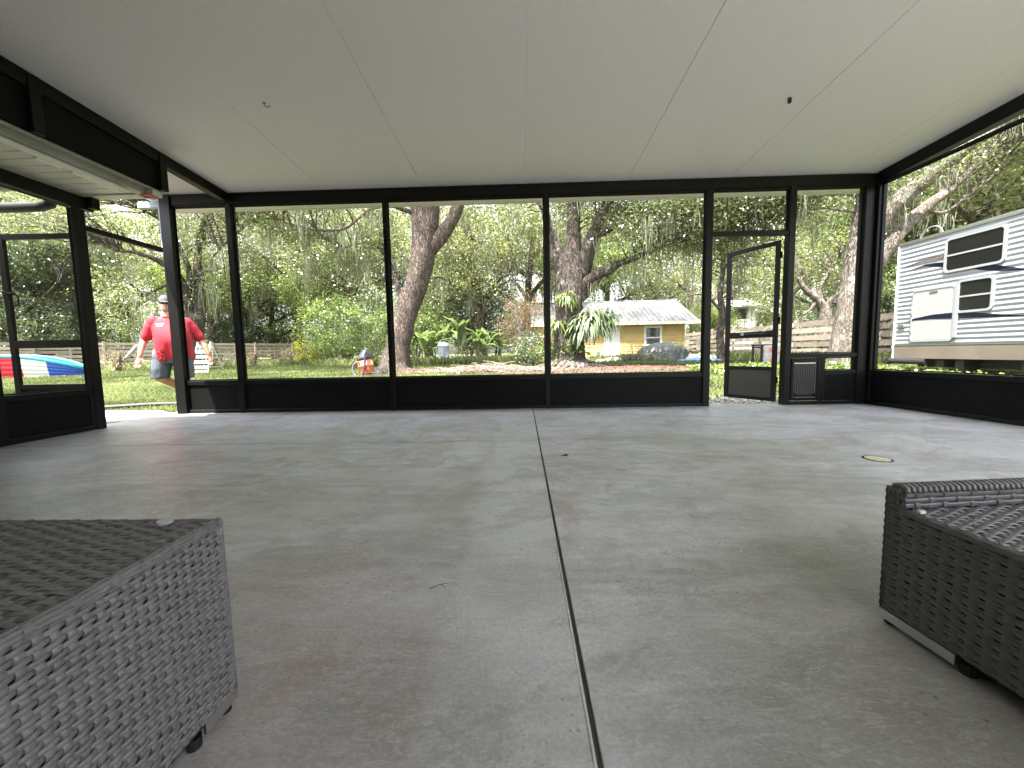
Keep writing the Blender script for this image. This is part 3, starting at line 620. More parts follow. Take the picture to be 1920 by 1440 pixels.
# ---- the large leaning oak in the second wide bay
YA = 16.0
ta = px3([(741, 700), (742, 680), (745, 650), (756, 608), (768, 565), (785, 520), (794, 470), (797, 420), (797, 360), (792, 300), (780, 230)], YA)
tree('oak_tree', G(ta[0].x, YA), [
    (ta, [.86, .62, .53, .48, .47, .45, .47, .56, .56, .48, .3]),
    (px3([(806, 470), (822, 450), (840, 425), (858, 388), (868, 340), (880, 280)], YA, [0, -.1, -.2, -.3, -.4, -.5]), [.30, .28, .26, .24, .2, .14]),
    (px3([(762, 575), (750, 555), (741, 520), (722, 478), (690, 455), (640, 462), (600, 440)], YA, [0, .2, .4, .6, .9, 1.3, 1.6]), [.14, .11, .10, .08, .06, .045, .03]),
    (px3([(775, 400), (730, 385), (690, 395), (640, 430), (560, 425), (500, 400)], YA, [0, -.5, -1, -1.4, -1.5, -1.2]), [.11, .08, .06, .05, .04, .03]),
    (px3([(792, 300), (720, 300), (620, 340), (520, 380), (440, 440), (400, 480)], YA, [0, -.6, -.8, -1, -1, -1]), [.2, .12, .08, .06, .04, .03])],
    [(-8.5, 15.5, 6.6, 3.6, 2.2, 1.2), (-3.5, 15.5, 9.4, 3.5, 3, 1.0), (-11, 15, 7.6, 3.5, 2.4, 1.2), (-6.8, 17, 5.3, 1.9, 1.6, .9)],
    'big leaning oak with a bare brown trunk, standing behind the orange and grey vacuum', n=620, per=76, leaf=.11, sig=(.32, .32, .2), bm=B_oak, moss=60, mw=.03, seed=3, tw=.5, thr=.02)
# ---- the thick spreading oak in front of the shed
YB_ = 14.6
tb = px3([(1066, 700), (1066, 680), (1066, 648), (1067, 600), (1068, 555), (1072, 515), (1074, 480), (1076, 440), (1076, 380), (1080, 300)], YB_)
tree('oak_tree', G(tb[0].x, YB_), [
    (tb, [1.0, .74, .58, .54, .51, .50, .34, .27, .22, .14]),
    (px3([(1060, 520), (1048, 490), (1038, 462), (1030, 430), (1018, 380), (1000, 320)], YB_, [0, .1, .2, .3, .4, .6]), [.3, .26, .22, .18, .15, .1]),
    (px3([(1090, 515), (1100, 478), (1108, 448), (1122, 415), (1140, 380), (1165, 330)], YB_, [0, -.2, -.3, -.5, -.6, -.7]), [.32, .27, .24, .2, .16, .1]),
    (px3([(1086, 560), (1098, 530), (1118, 516), (1140, 508), (1160, 494), (1185, 486), (1220, 470), (1270, 452)], YB_, [0, -.2, -.3, -.5, -.7, -.9, -1.1, -1.3]), [.24, .2, .17, .15, .13, .11, .08, .04]),
    (px3([(1108, 448), (1160, 420), (1230, 400), (1320, 400), (1400, 410)], YB_, [-.3, -.8, -1.2, -1.6, -2]), [.16, .13, .1, .08, .04])],
    [(5.6, 13.6, 5.5, 3.3, 2.6, 1.25), (9.0, 12.4, 5.7, 2.6, 2.2, 1.0), (3.2, 14.2, 6.4, 2.3, 2, 1.3), (1.2, 15.2, 6.6, 1.6, 1.8, .8), (5, 14.5, 8.6, 4.5, 3.5, .9), (6.8, 21.3, 10.4, 3.2, 2.4, 1.0), (5.0, 13.3, 4.7, 2.5, 1.5, 1.0), (2.3, 13.4, 6.2, 2.2, 1.0, .7), (7.6, 12.8, 5.2, 2.4, 1.6, 1.1), (7.2, 13.4, 4.0, 1.3, 1.0, .45), (4.3, 13.4, 4.3, 1.2, 1.0, .5)],
    'thick spreading oak with ferns on its trunk in front of the yellow shed', n=1500, per=80, leaf=.10, sig=(.34, .34, .2), lm=L_oak, bm=B_dark, moss=90, mw=.03, seed=8, tw=.4, thr=-.15)
# ---- oak beside the right corner post with the two slanting limbs
YC = 11.1
tc_ = px3([(1586, 702), (1586, 690), (1590, 650), (1594, 600), (1600, 550), (1606, 500), (1615, 450), (1622, 400), (1630, 340), (1640, 260)], YC)
tree('oak_tree', G(tc_[0].x, YC), [
    (tc_, [.52, .46, .41, .37, .33, .29, .27, .25, .22, .16])],
    [(9.6, 11.4, 5.9, 2.2, 2, 1.0), (8.2, 11.6, 5.5, 1.6, 1.5, .8)],
    'rough barked oak trunk rising just behind the pet door, left of the travel trailer', n=110, per=70, leaf=.08, sig=(.26, .26, .15), bm=B_light, moss=10, seed=12, tw=.5, thr=-.1, mlen=(.3, .8))
YD = 13.4
td = px3([(1620, 690), (1621, 600), (1626, 540), (1638, 500), (1668, 455), (1700, 420), (1740, 385), (1790, 350)], YD)
tree('oak_tree', G(td[0].x, YD), [
    (td, [.3, .27, .25, .26, .25, .22, .16, .1]),
    (px3([(1624, 560), (1630, 480), (1650, 425), (1690, 375), (1738, 335), (1800, 285), (1860, 245), (1930, 195)], YD, [0, .1, 0, -.3, -.7, -1.2, -1.6, -2]), [.22, .23, .24, .26, .24, .2, .15, .08]),
    (px3([(1700, 420), (1730, 395), (1765, 400), (1800, 380)], YD), [.12, .08, .06, .03])],
    [(17.5, 12.5, 8.6, 2.6, 2.2, 1.6), (14.0, 13.5, 6.6, 1.6, 1.4, .8), (20, 12, 10.5, 3, 2.5, 1.8), (14.8, 13.2, 8.2, 1.4, 1.4, 1.0)],
    'pale lichened oak with two limbs slanting up above the roof of the travel trailer', n=420, per=66, leaf=.10, sig=(.3, .3, .2), lm=L_oak2, bm=B_light, moss=36, seed=15, tw=.5, thr=-.02)
# ---- twin-stemmed oak behind the man and the ladder
YE = 18.2
te = px3([(366, 702), (366, 688), (366, 655), (369, 620), (374, 575), (374, 530), (371, 490), (377, 440), (390, 400), (400, 350)], YE)
tree('oak_tree', G(te[0].x, YE), [
    (te, [.55, .44, .36, .30, .25, .22, .18, .15, .12, .08]),
    (px3([(367, 640), (362, 600), (352, 560), (338, 525), (318, 502), (290, 486), (255, 474), (215, 470)], YE, [0, -.1, -.3, -.6, -1, -1.4, -1.8, -2.2]), [.28, .25, .22, .18, .14, .11, .08, .04]),
    (px3([(352, 560), (356, 520), (345, 480), (320, 440), (290, 400)], YE, [-.3, -.4, -.6, -.8, -1]), [.14, .12, .1, .08, .05]),
    (px3([(338, 525), (300, 540), (265, 560), (240, 600)], YE, [-.6, -1, -1.4, -1.8]), [.08, .06, .04, .02])],
    [(-16.5, 16, 3.4, 2.1, 1.6, 1.5), (-19, 16.2, 6.6, 3.2, 2.4, 1.0), (-14.5, 18, 6.8, 2.6, 2.4, 1.2), (-17.5, 17, 9, 5, 3, 1.8), (-14, 16.8, 4.6, 1.1, 1, 1.0)],
    'twin stemmed mossy oak with a long arching limb, behind the man in red', n=520, per=66, leaf=.105, sig=(.3, .3, .26), lm=L_oak2, bm=B_dark, moss=50, mlen=(.5, 1.8), seed=21, tw=.6, thr=-.02)

# ---- prototypes for the trees further back
def far_tree(seed, lm, bm, h, cr, lab, loc, leaf=.17, n=270, per=78, moss=46, low=.3, shrubby=False, name='oak_tree', group=None):
    rd = random.Random(seed); B = Vector(loc); limbs = []
    lean = Vector((rd.uniform(-.08, .08), rd.uniform(-.05, .05), 0)); tr = [B + lean*(h*t)*1.0 + Vector((math.sin(t*5+seed)*.25, 0, h*t*.85)) for t in (0, .12, .25, .4, .6, .8, 1)]
    limbs.append((tr, [.42, .32, .27, .23, .17, .1, .04]))
    for i in range(6):
        t = rd.uniform(.2, .65); a = i*PI/3+rd.uniform(-.4, .4); k = B + lean*(h*t) + Vector((0, 0, h*t*.85)); L = cr*rd.uniform(.6, 1.0)
        limbs.append(([k, k+Vector((math.cos(a)*L*.3, math.sin(a)*L*.3, h*.06)), k+Vector((math.cos(a)*L*.65, math.sin(a)*L*.65, h*.13)), k+Vector((math.cos(a)*L, math.sin(a)*L, h*rd.uniform(.1, .25)))], [.16, .12, .08, .03]))
    el = [(B.x, B.y, B.z+h*.72, cr*.85, cr*.85, h*.24)]
    for i in range(7):
        a = rd.uniform(0, 2*PI); z = rd.uniform(low, .8)*h; q = cr*rd.uniform(.45, .8); s = cr*rd.uniform(.3, .5); el.append((B.x+math.cos(a)*q, B.y+math.sin(a)*q, B.z+z, s, s, s*.6))
    return tree(name, loc, limbs, el, lab, n=n, per=per, sig=(.42, .42, .28), leaf=leaf, lm=lm, bm=bm, moss=moss, seed=seed, sides=7, tw=.14, thr=-.14, mlen=(.6, 2.2), mw=.04, group=group)
def spot(px, Y): v = at(px, 665, Y); return G(v.x, Y)
protoA = far_tree(31, L_oak2, B_oak, 11.5, 5.2, 'tall moss hung oak over the banana plants beyond the leaning trunk', spot(905, 25))
protoB = far_tree(37, L_oak, B_dark, 12.0, 5.0, 'dark leafy oak behind the fence seen past the leaning oak, over the shrubs', spot(655, 28))
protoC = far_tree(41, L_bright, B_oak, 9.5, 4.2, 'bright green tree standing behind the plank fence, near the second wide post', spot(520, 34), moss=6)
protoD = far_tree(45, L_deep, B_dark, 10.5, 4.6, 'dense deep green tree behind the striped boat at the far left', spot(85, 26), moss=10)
for (pr_, px, Y, rz, sc, lab) in [
    (protoA, 985, 28, 1.9, 1.05, 'mossy yellow green oak rising behind the left end of the white shed roof'),
    (protoA, 800, 31, 3.3, 1.1, 'sunlit oak crown filling the gap right behind the leaning trunk'),
    (protoB, 560, 34, 2.2, 1.15, 'tall oak behind the end of the back fence'),
    (protoB, 730, 35, 4.4, 1.1, 'tall far oak whose crown shows left of the leaning trunk'),
    (protoC, 620, 31, .8, .8, 'lower bright green tree above the shrubs by the fence end'),
    (protoA, 450, 31, 5.1, 1.05, 'mossy oak behind the fence between the two left posts'),
    (protoC, 395, 29, 2.7, .8, 'small bright tree behind the fence, right of the aluminium ladder'),
    (protoA, 240, 29, .6, .95, 'pale yellow green oak behind the leaning plank at the left fence'),
    (protoD, 10, 24, 1.2, 1.0, 'deep green tree cut by the left edge of the picture behind the boat'),
    (protoB, 150, 31, 3.0, 1.1, 'tall grey green oak behind the fence, seen over the screen door'),
    (protoA, 20, 28, 4.0, 1.2, 'tall light oak high above the boat at the left edge'),
    (protoB, 1130, 37, 1.0, 1.1, 'far oak above the ridge of the shed, just right of the thick oak'),
    (protoC, 1088, 31, 1.1, 1.0, 'green tree filling the gap behind the shed roof right of the thick trunk'),
    (protoA, 1215, 40, 2.4, 1.05, 'pale oak over the middle of the shed roof'),
    (protoA, 1300, 33, 5.5, .8, 'small loose oak at the right end of the shed roof'),
    (protoC, 1330, 30, .2, .42, 'small vivid green tree beside the right wall of the shed'),
    (protoA, 1400, 46, 1.4, 1.1, 'sunlit oak behind the white porch house'),
    (protoB, 1490, 36, 2.9, .95, 'oak behind the fence in line with the door jamb'),
    (protoA, 1545, 27, .9, .85, 'yellow green oak behind the fence, left of the rough trunk'),
    (protoC, 1655, 21, 3.8, .85, 'bright green tree between the fence and the trailer corner'),
    (protoB, 1700, 19, 1.6, .75, 'grey green oak beyond the fence just behind the trailer corner'),
    (protoC, 1800, 20, 4.8, 1.0, 'bright green tree showing above the trailer roof'),
    (protoA, 1880, 17, 2.0, 1.15, 'tall mossy oak above the trailer at the right edge'),
    (protoA, 1740, 27, 5.9, 1.25, 'high pale oak far behind the trailer')]:
    copy_thing(pr_, spot(px, Y), rz, sc*1.12, lab, 'oaks and trees beyond the fences')
for q in (protoA, protoB, protoC, protoD): q['group'] = 'oaks and trees beyond the fences'

# the bare curvy tree behind the right fence
tg = px3([(1548, 640), (1548, 610), (1544, 580), (1532, 560), (1512, 545), (1495, 520)], 17.5)
tree('bare_tree', G(tg[0].x, 17.5), [(tg, [.3, .26, .22, .18, .12, .06]),
    (px3([(1545, 590), (1556, 565), (1572, 550), (1590, 530)], 17.5), [.14, .11, .08, .04]),
    (px3([(1544, 580), (1535, 545), (1548, 520), (1560, 500), (1575, 480)], 17.5), [.12, .09, .07, .05, .03]),
    (px3([(1556, 565), (1580, 570), (1602, 560), (1625, 545)], 17.5), [.08, .06, .05, .03]),
    (px3([(1532, 560), (1520, 580), (1505, 590)], 17.5), [.08, .06, .03])],
    [(13.6, 17.5, 4.6, 1.6, 1, 1.1)], 'grey tree with twisting bare branches behind the right fence', n=50, per=60, leaf=.11, bm=B_light, lm=L_oak2, moss=3, seed=51, tw=.9)
# slender dark tree by the door post
ts = px3([(1352, 682), (1352, 660), (1350, 630), (1354, 590), (1350, 550), (1356, 500), (1352, 440)], 19)
tree('slim_tree', G(ts[0].x, 19), [(ts, [.22, .2, .17, .15, .13, .1, .06]), (px3([(1350, 580), (1330, 560), (1312, 552), (1290, 556)], 19), [.07, .05, .03, .02])],
     [(9.5, 19, 5.2, 2, 1.6, 1.3), (10.5, 19, 3.6, 1.0, .8, .7)], 'slender dark trunk beside the door post, in front of the far porch', n=90, per=60, leaf=.12, bm=B_dark, lm=L_oak, moss=12, seed=55, tw=.7)

# far woodland closing the view
wr_ = random.Random(5); wp = []
for i in range(3300):
    t = wr_.uniform(-1.0, 1.0); X = t*80; Yw = 52 - abs(t)**2*20 + wr_.uniform(0, 9); z = wr_.random()*23
    if mnoise.noise(Vector((X*.2, Yw*.2, z*.3))) < -.22-.0*z + (.12 if z > 8 else 0): continue
    wp.append((X, Yw, z))
V, T = leaf_quads(np.array(wp), 44, (1.0, .8, .65), .44, seed=77); o = link('woodland', quads_mesh('woodland', V, T, L_oak2)); tag(o, 'hazy far wood of oaks closing the view behind the fences and shed', 'woodland', kind='stuff')

# ---------------------------------------------------------------- shrubs
def bush(name, loc, r, h, lm, lab, cat='bush', n=60, per=60, leaf=.11, seed=1, stems=7, group=None, sig=.16, base=.15, flowers=None):
    b = root(name, loc, lab, cat, group); rd = random.Random(seed); mb = MB()
    for i in range(stems):
        a = rd.uniform(0, 2*PI); q = rd.uniform(.3, .8)*r; mb.tube([(math.cos(a)*.06, math.sin(a)*.06, -.03), (math.cos(a)*q*.35, math.sin(a)*q*.35, h*.35), (math.cos(a)*q*.8, math.sin(a)*q*.8, h*.7), (math.cos(a)*q, math.sin(a)*q, h*.92)], [.03, .022, .014, .006], 5)
    part('stems', mb, B_light, b, smooth=True)
    cp = crown_points([(0, 0, h*(.5+base*.5), r, r, h*(.5-base*.5))], n, seed, -.2, 1.6, .5)
    V, T = leaf_quads(np.array([tuple(p) for p in cp]), per, (sig, sig, sig*.8), leaf, seed=seed); o = link('foliage', quads_mesh('foliage', V, T, lm), b); o['kind'] = 'stuff'
    if flowers:
        V, T = leaf_quads(np.array([tuple(p) for p in rd.sample(cp, min(flowers[1], len(cp)))]), 22, (.07, .07, .05), .06, seed=seed+1); link('flowers', quads_mesh('flowers', V, T, flowers[0]), b)['kind'] = 'stuff'
    return b
L_red = leaf_mat('red_flowers', (.4, .04, .03), (.6, .12, .08), .3)
bush('crape_myrtle', spot(985, 19.5), 1.35, 3.6, L_pink, 'pinkish tan flowering shrub left of the shed roof and thick oak', n=120, per=46, leaf=.075, seed=61, stems=12, sig=.2, flowers=(L_red, 6))
bush('shrub', spot(1003, 15.2), .85, 1.35, L_deep, 'dark leafy shrub at the left foot of the thick oak', n=60, per=60, leaf=.08, seed=62, flowers=(L_red, 2))
bush('shrub', spot(1033, 14.4), .5, 1.0, L_bright, 'low green shrub squeezed between the thin post and the oak roots', n=34, per=50, leaf=.08, seed=63)
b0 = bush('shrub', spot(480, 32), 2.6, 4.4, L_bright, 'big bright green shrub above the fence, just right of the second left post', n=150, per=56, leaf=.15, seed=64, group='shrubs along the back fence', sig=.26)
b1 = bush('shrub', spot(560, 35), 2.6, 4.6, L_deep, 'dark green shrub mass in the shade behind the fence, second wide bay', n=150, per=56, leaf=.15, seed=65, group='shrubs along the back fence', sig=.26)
for (q, px, Y, rz, sc, lab) in [(b0, 640, 24, 1, .95, 'bright arching shrub beyond the vacuum, left of the leaning trunk'), (b1, 690, 25, 2, 1.0, 'shaded shrub touching the left side of the leaning trunk'),
    (b0, 700, 19.5, 3.4, .6, 'small sunny shrub at the left foot of the leaning trunk'), (b0, 612, 23, 4.2, .42, 'low pale shrub at the right end of the back fence'),
    (b1, 830, 27, .5, 1.15, 'dark shrub wall behind the banana plants'), (b1, 930, 27, 2.5, 1.1, 'shaded shrub behind the pinkish flowering shrub'), (b0, 780, 24, 5, .95, 'green shrub just right of the leaning trunk'),
    (b1, 410, 30, 1.2, 1.1, 'dark shrub over the fence above the ladder'), (b1, 450, 33, 2.2, 1.2, 'deep green shrub behind the fence at the second left post'), (b0, 1335, 31, 2, .8, 'sunny green bush beyond the fence at the right end of the shed'),
    (b1, 130, 26.5, 4, 1.0, 'dark shrub over the fence behind the boat'), (b1, 40, 23, 3, 1.0, 'shrub over the fence at the left edge'), (b0, 260, 28, .3, .9, 'green shrub over the fence left of the man'), (b0, 880, 30, 1.3, 1.2, 'tall green shrub behind the tank and banana plants'),
    (b1, 1640, 19, .7, 1.0, 'dark bush above the fence beside the right corner post'), (b0, 1500, 28, 2.9, 1.0, 'green bush above the fence beyond the open door')]:
    copy_thing(q, spot(px, Y), rz, sc, lab, 'shrubs along the fences')
for q in (b0, b1): q['group'] = 'shrubs along the fences'
bush('yellow_shrub', spot(572, 22.5), .7, 1.5, leaf_mat('yellow_leaves', (.16, .19, .03), (.36, .38, .08), .5), 'small yellow green leafy sprig at the fence end', n=24, per=30, leaf=.16, seed=66)
w0 = bush('weed_clump', spot(475, 22), .45, 1.0, L_dry, 'pale dry weed stalks in front of the back fence', n=26, per=18, leaf=.09, seed=67, stems=11, group='weeds by the fence')
for (px, Y, sc, lab) in [(545, 23, 1.0, 'dry weed clump at the middle of the back fence'), (527, 22, .7, 'small dry weed tuft in the second bay before the fence'), (400, 20, .8, 'pale weeds right of the ladder'), (220, 18.5, 1.1, 'dry weeds beside the leaning plank')]:
    copy_thing(w0, spot(px, Y), px, sc, lab)

# banana plants with separate large leaves
L_ban = leaf_mat('banana_leaves', (.05, .10, .02), (.20, .27, .09), .35, .12)
def banana_leaf(L, w, seed):
    rd = random.Random(seed); n = 9; rows = []
    for i in range(n+1):
        t = i/n; z = .55*L*math.sin(min(1, t*1.25)*PI*.62); x = L*t*.85; hw = w*.5*math.sin(PI*min(1, t*.92+.06))**.6*(1+rd.uniform(-.12, .12)) if t > .12 else .02
        rows.append(((x, -hw, z-.05*L*(hw/w)), (x, 0, z), (x, hw, z-.05*L*(hw/w))))
    V = []
    for i in range(n):
        for k in (0, 1):
            V.append((rows[i][k], rows[i][k+1], rows[i+1][k+1], rows[i+1][k]))
    return np.array(V)
BL = []
for i in range(4):
    V = banana_leaf(1.25+.12*i, .34+.03*i, i); BL.append(quads_mesh('leaf', V, np.full(len(V), .25+.2*i), L_ban))
bs_ = MB().tube([(0, 0, -.05), (.01, 0, .4), (0, .02, .85)], [.09, .07, .05], 8).mesh('stalk', mat('banana_stalk', (.16, .2, .08), .7))
for i, (px, Y, sc, lab) in enumerate([(866, 21.5, 1.25, 'tallest banana plant with upright leaves right behind the pale tank'), (795, 21, .95, 'banana plant just right of the leaning trunk'), (815, 22.5, 1.0, 'banana plant behind and left of the pale tank'),
        (835, 23.5, 1.2, 'banana plant whose leaves show over the top of the tank'), (893, 21.5, .95, 'banana plant two steps right of the tank'), (912, 22.5, 1.1, 'banana plant with arching leaves left of the pinkish shrub'), (775, 23, 1.1, 'banana plant half hidden by the leaning trunk'), (938, 23.5, 1.0, 'banana plant farthest along toward the teal pool')]):
    b = root('banana_plant', spot(px, Y), lab, 'banana plant', 'banana plants'); b.scale = (sc,)*3; link('stalk', bs_, b); rd = random.Random(i+90)
    for k in range(9):
        o = link('leaf', BL[(i+k) % 4], b, (0, 0, .45+.05*k)); o.rotation_euler = (rd.uniform(-.2, .2), -rd.uniform(-.35, .75), k*2.4+rd.uniform(-.4, .4))

# staghorn ferns on the thick oak
L_fern = leaf_mat('staghorn_fronds', (.05, .085, .035), (.17, .21, .11), .3, .06); L_fern2 = leaf_mat('dry_fern_heart', (.25, .10, .05), (.42, .20, .11), .2)
def fern(loc, R_, n, L, lab, seed, w=.045, cat='fern', name='staghorn_fern', heart=True, down=1.0, lm=L_fern):
    f = root(name, loc, lab, cat, 'ferns growing on the oak trunk'); rd = random.Random(seed); Q = []; T = []
    for i in range(n):
        th = rd.uniform(0, 2*PI); ph = rd.uniform(-.4, 1.1); d = Vector((math.cos(th)*math.cos(ph), math.sin(th)*math.cos(ph), math.sin(ph))); p = d*R_*.5; l = L*rd.uniform(.6, 1.1); side = d.cross(Vector((0, 0, 1))).normalized(); tt = rd.random()
        v = d.copy(); prev = None; fork = rd.uniform(-.3, .3)
        for k in range(8):
            ww = w*(1.0 if k < 6 else .55)*(.5+.8*math.sin((k+1)/9*PI)); sd_ = (side + Vector((0, 0, fork))).normalized(); cur = (tuple(p-sd_*ww*.5), tuple(p+sd_*ww*.5))
            if prev: Q.append((prev[0], prev[1], cur[1], cur[0])); T.append(tt)
            prev = cur; p = p + v*(l/7); v = (v + Vector((rd.uniform(-.12, .12), rd.uniform(-.12, .12), -.42*down))).normalized()
    o = link('fronds', quads_mesh('fronds', np.array(Q), np.array(T), lm), f); o['kind'] = 'stuff'
    if heart:
        V, T = leaf_quads(np.array([(0, -R_*.5, R_*.25), (R_*.3, -R_*.5, 0), (-R_*.3, -R_*.45, .05)]), 26, (.11, .06, .08), .17, seed=seed); o = link('shield_fronds', quads_mesh('shield_fronds', V, T, L_fern2), f); o['kind'] = 'stuff'
    return f
def onB(px, py, dy): return at(px, py, YB_+dy)
fern(onB(1108, 606, -.75), .5, 190, .95, 'largest staghorn fern, a big drooping ball with an orange heart on the oak trunk', 71, .055)
fern(onB(1090, 618, -.85), .4, 80, .75, 'staghorn fern tucked under the left of the largest fern', 72, .05, heart=False)
fern(onB(1134, 600, -.5), .35, 60, .9, 'staghorn fern with long dark fronds at the outer right of the clump', 73, .045, heart=False)
fern(onB(1064, 562, -.5), .3, 70, .55, 'green fern high on the oak trunk above the shed roof line', 74, .05, heart=False, lm=L_bright)
fern(onB(1046, 612, -.6), .3, 60, .55, 'green fern on the left side of the oak trunk by the thin post', 75, .05, heart=False, lm=L_bright)
bush('trailing_vine', onB(1077, 664, -.75)-Vector((0, 0, .3)), .26, .7, L_bright, 'bright broad leaved vine climbing the foot of the oak below the fern', cat='vine', n=12, per=16, leaf=.19, seed=76, stems=3)
# roots
rt = root('oak_roots', G(at(1060, 690, 14).x, 14.0), 'pale gnarled roots spreading from the foot of the thick oak', 'roots'); mb = MB(); rd = random.Random(4)
cB = Vector((at(1066, 690, YB_).x, YB_, 0))
for i in range(15):
    a = -PI*(.02+.96*i/14)+rd.uniform(-.1, .1); L = rd.uniform(.8, 2.0); pts = []; 
    for k in range(7):
        t = k/6; q = cB + Vector((math.cos(a+math.sin(t*5+i)*.12)*(.6+L*t), math.sin(a+math.sin(t*5+i)*.12)*(.6+L*t), 0)); q.z = gz(q.x, q.y)+.20*(1-t)**2-.03*t; pts.append(q)
    mb.tube(pts, [.15, .12, .09, .07, .055, .04, .02], 8, rough=.2, seed=i)
part('root', mb, B_light, rt, world=True, smooth=True)

# ---------------------------------------------------------------- grass, mulch, litter
def blades(name, regions, m, lab, cat, seed, dens_tint=.5):
    r = np.random.default_rng(seed); P_ = []; Hh = []; Tn = []
    for (x0, x1, y0, y1, n, h, tt) in regions:
        x = r.uniform(x0, x1, n); y = r.uniform(y0, y1, n); k = ~((x > -4.6) & (x < 4.4) & (y < 4.75)) & ~((x < -4.15) & (y < 2.9)) & ~((x < -4.2) & (y < 4.9) & (x > -6.9))
        k &= np.array([not inbed(a, b) for a, b in zip(x, y)]); x, y = x[k], y[k]
        z = np.array([gz(a, b) for a, b in zip(x, y)]); P_.append(np.stack([x, y, z-.005], 1)); Hh.append(np.full(len(x), h)); Tn.append(np.full(len(x), tt))
    p = np.concatenate(P_); h = np.concatenate(Hh)[:, None]*r.uniform(.5, 1.3, (len(p), 1)); tn = np.concatenate(Tn); n = len(p)
    th = r.uniform(0, 2*PI, n); d = np.stack([np.cos(th), np.sin(th), np.zeros(n)], 1); lean = r.normal(size=(n, 3))*[.45, .45, 0]; w = h*.13
    q1 = p+lean*h*.4+[0, 0, 1]*h*.6; q2 = p+lean*h+[0, 0, 1]*h
    V = np.stack([p-d*w, p+d*w, q1+d*w*.7, q2], 1); nz_ = np.array([mnoise.noise(Vector((a[0]*.5, a[1]*.5, 3))) for a in p[::1]])
    tint = tn + r.normal(size=n)*.18 + nz_*.9  # broad noise puts sunlit and shaded patches into the blade colour
    o = link(name, quads_mesh(name, V, tint, m)); return tag(o, lab, cat, kind='stuff')
def inbed(x, y):  # mulch and bare earth
    w = .5*mnoise.noise(Vector((x*.8, y*.8, 1)))
    if ((x-2.0)/(4.6+w))**2 + ((y-12.6)/(2.3+w))**2 < 1: return True
    if ((x+3.8)/(2.0+w))**2 + ((y-13.6)/(1.9+w))**2 < 1: return True
    if -.4 < x-2.6 < 2.2+w and 4.6 < y < 6.0+w: return True
    return False
blades('lawn_grass', [(-13, -4.3, 4.6, 9, 60000, .065, .55), (-16, 12, 8.6, 13, 60000, .075, .55), (-4.5, 2.3, 4.8, 8.7, 40000, .07, .55), (-26, 13, 12, 20, 60000, .10, .6), (-30, 16, 19, 34, 45000, .17, .75), (2.0, 9, 4.8, 9.5, 22000, .075, .5), (5, 13, 5, 13, 22000, .10, .6)], L_grass, 'green lawn of the back yard with pale sunny patches in its colour', 'grass', 11)
# taller weeds along the fences
blades('tall_weeds', [(-24, -15.5, 19, 31, 1800, .35, .8), (-14, -6, 21, 26, 3500, .4, .85), (10, 11.8, 12, 28, 3000, .4, .6), (4, 10, 20, 23.3, 2500, .3, .6), (-6, 0, 18.5, 22, 3000, .4, .8)], L_grass, 'taller weeds and grasses along the fences and shrubs', 'weeds', 12)
# ground cover beside the trailer
r_ = np.random.default_rng(3); xx = r_.uniform(4.5, 8.3, 900); yy = r_.uniform(2.0, 10.5, 900); cen = np.stack([xx, yy, [gz(a, b)+.10+.06*random.random() for a, b in zip(xx, yy)]], 1)
V, T = leaf_quads(cen, 28, (.13, .13, .05), .075, up=1.2, aspect=.7, seed=14); tag(link('ground_cover', quads_mesh('ground_cover', V, T, L_bright)), 'bright leafy ground cover between the patio wall and the trailer', 'ground cover', kind='stuff')
# mulch beds with sticks
M_mulch = mat('mulch', (.11, .07, .052), .95, col2=(.045, .032, .025), vscale=9, bump=1, bscale=50)
def bed(cx, cy, rx, ry, name, lab):
    mb = MB(); n = 40; vs = [(cx, cy, gz(cx, cy)+.05)]
    for ring in (.35, .7, 1.02):
        for k in range(n):
            a = 2*PI*k/n; q = ring*(1+.12*mnoise.noise(Vector((math.cos(a)*2, math.sin(a)*2, cx)))*(ring > .9)); x = cx+rx*q*math.cos(a); y = cy+ry*q*math.sin(a); vs.append((x, y, gz(x, y)+(.05 if ring < .9 else -.01)+.02*mnoise.noise(Vector((x*3, y*3, 0)))))
    fs = [(0, 1+k, 1+(k+1) % n) for k in range(n)] + [(1+r0*n+k, 1+(r0+1)*n+k, 1+(r0+1)*n+(k+1) % n, 1+r0*n+(k+1) % n) for r0 in (0, 1) for k in range(n)]
    mb.add(vs, fs); o = part(name, mb, M_mulch, smooth=True); return tag(o, kind='structure')
bed(2.0, 12.6, 4.6, 2.3, 'mulch_bed', ''); bed(-3.8, 13.6, 2.0, 1.9, 'mulch_bed', ''); 
cen = []; rr = random.Random(9)
for i in range(900):
    a = rr.uniform(0, 2*PI); q = math.sqrt(rr.random()); c = ((2.0, 12.6, 4.7, 2.4), (-3.8, 13.6, 2.1, 2.0))[i % 3 == 0]; x = c[0]+math.cos(a)*q*c[2]; y = c[1]+math.sin(a)*q*c[3]; cen.append((x, y, gz(x, y)+.05))
V, T = leaf_quads(np.array(cen), 10, (.12, .12, .015), .07, up=2.5, aspect=.45, seed=18); tag(link('leaf_litter', quads_mesh('leaf_litter', V, T, leaf_mat('brown_litter', (.06, .04, .028), (.20, .14, .10), .1))), 'brown leaf litter and chips scattered under the two big oaks', 'leaf litter', kind='stuff')
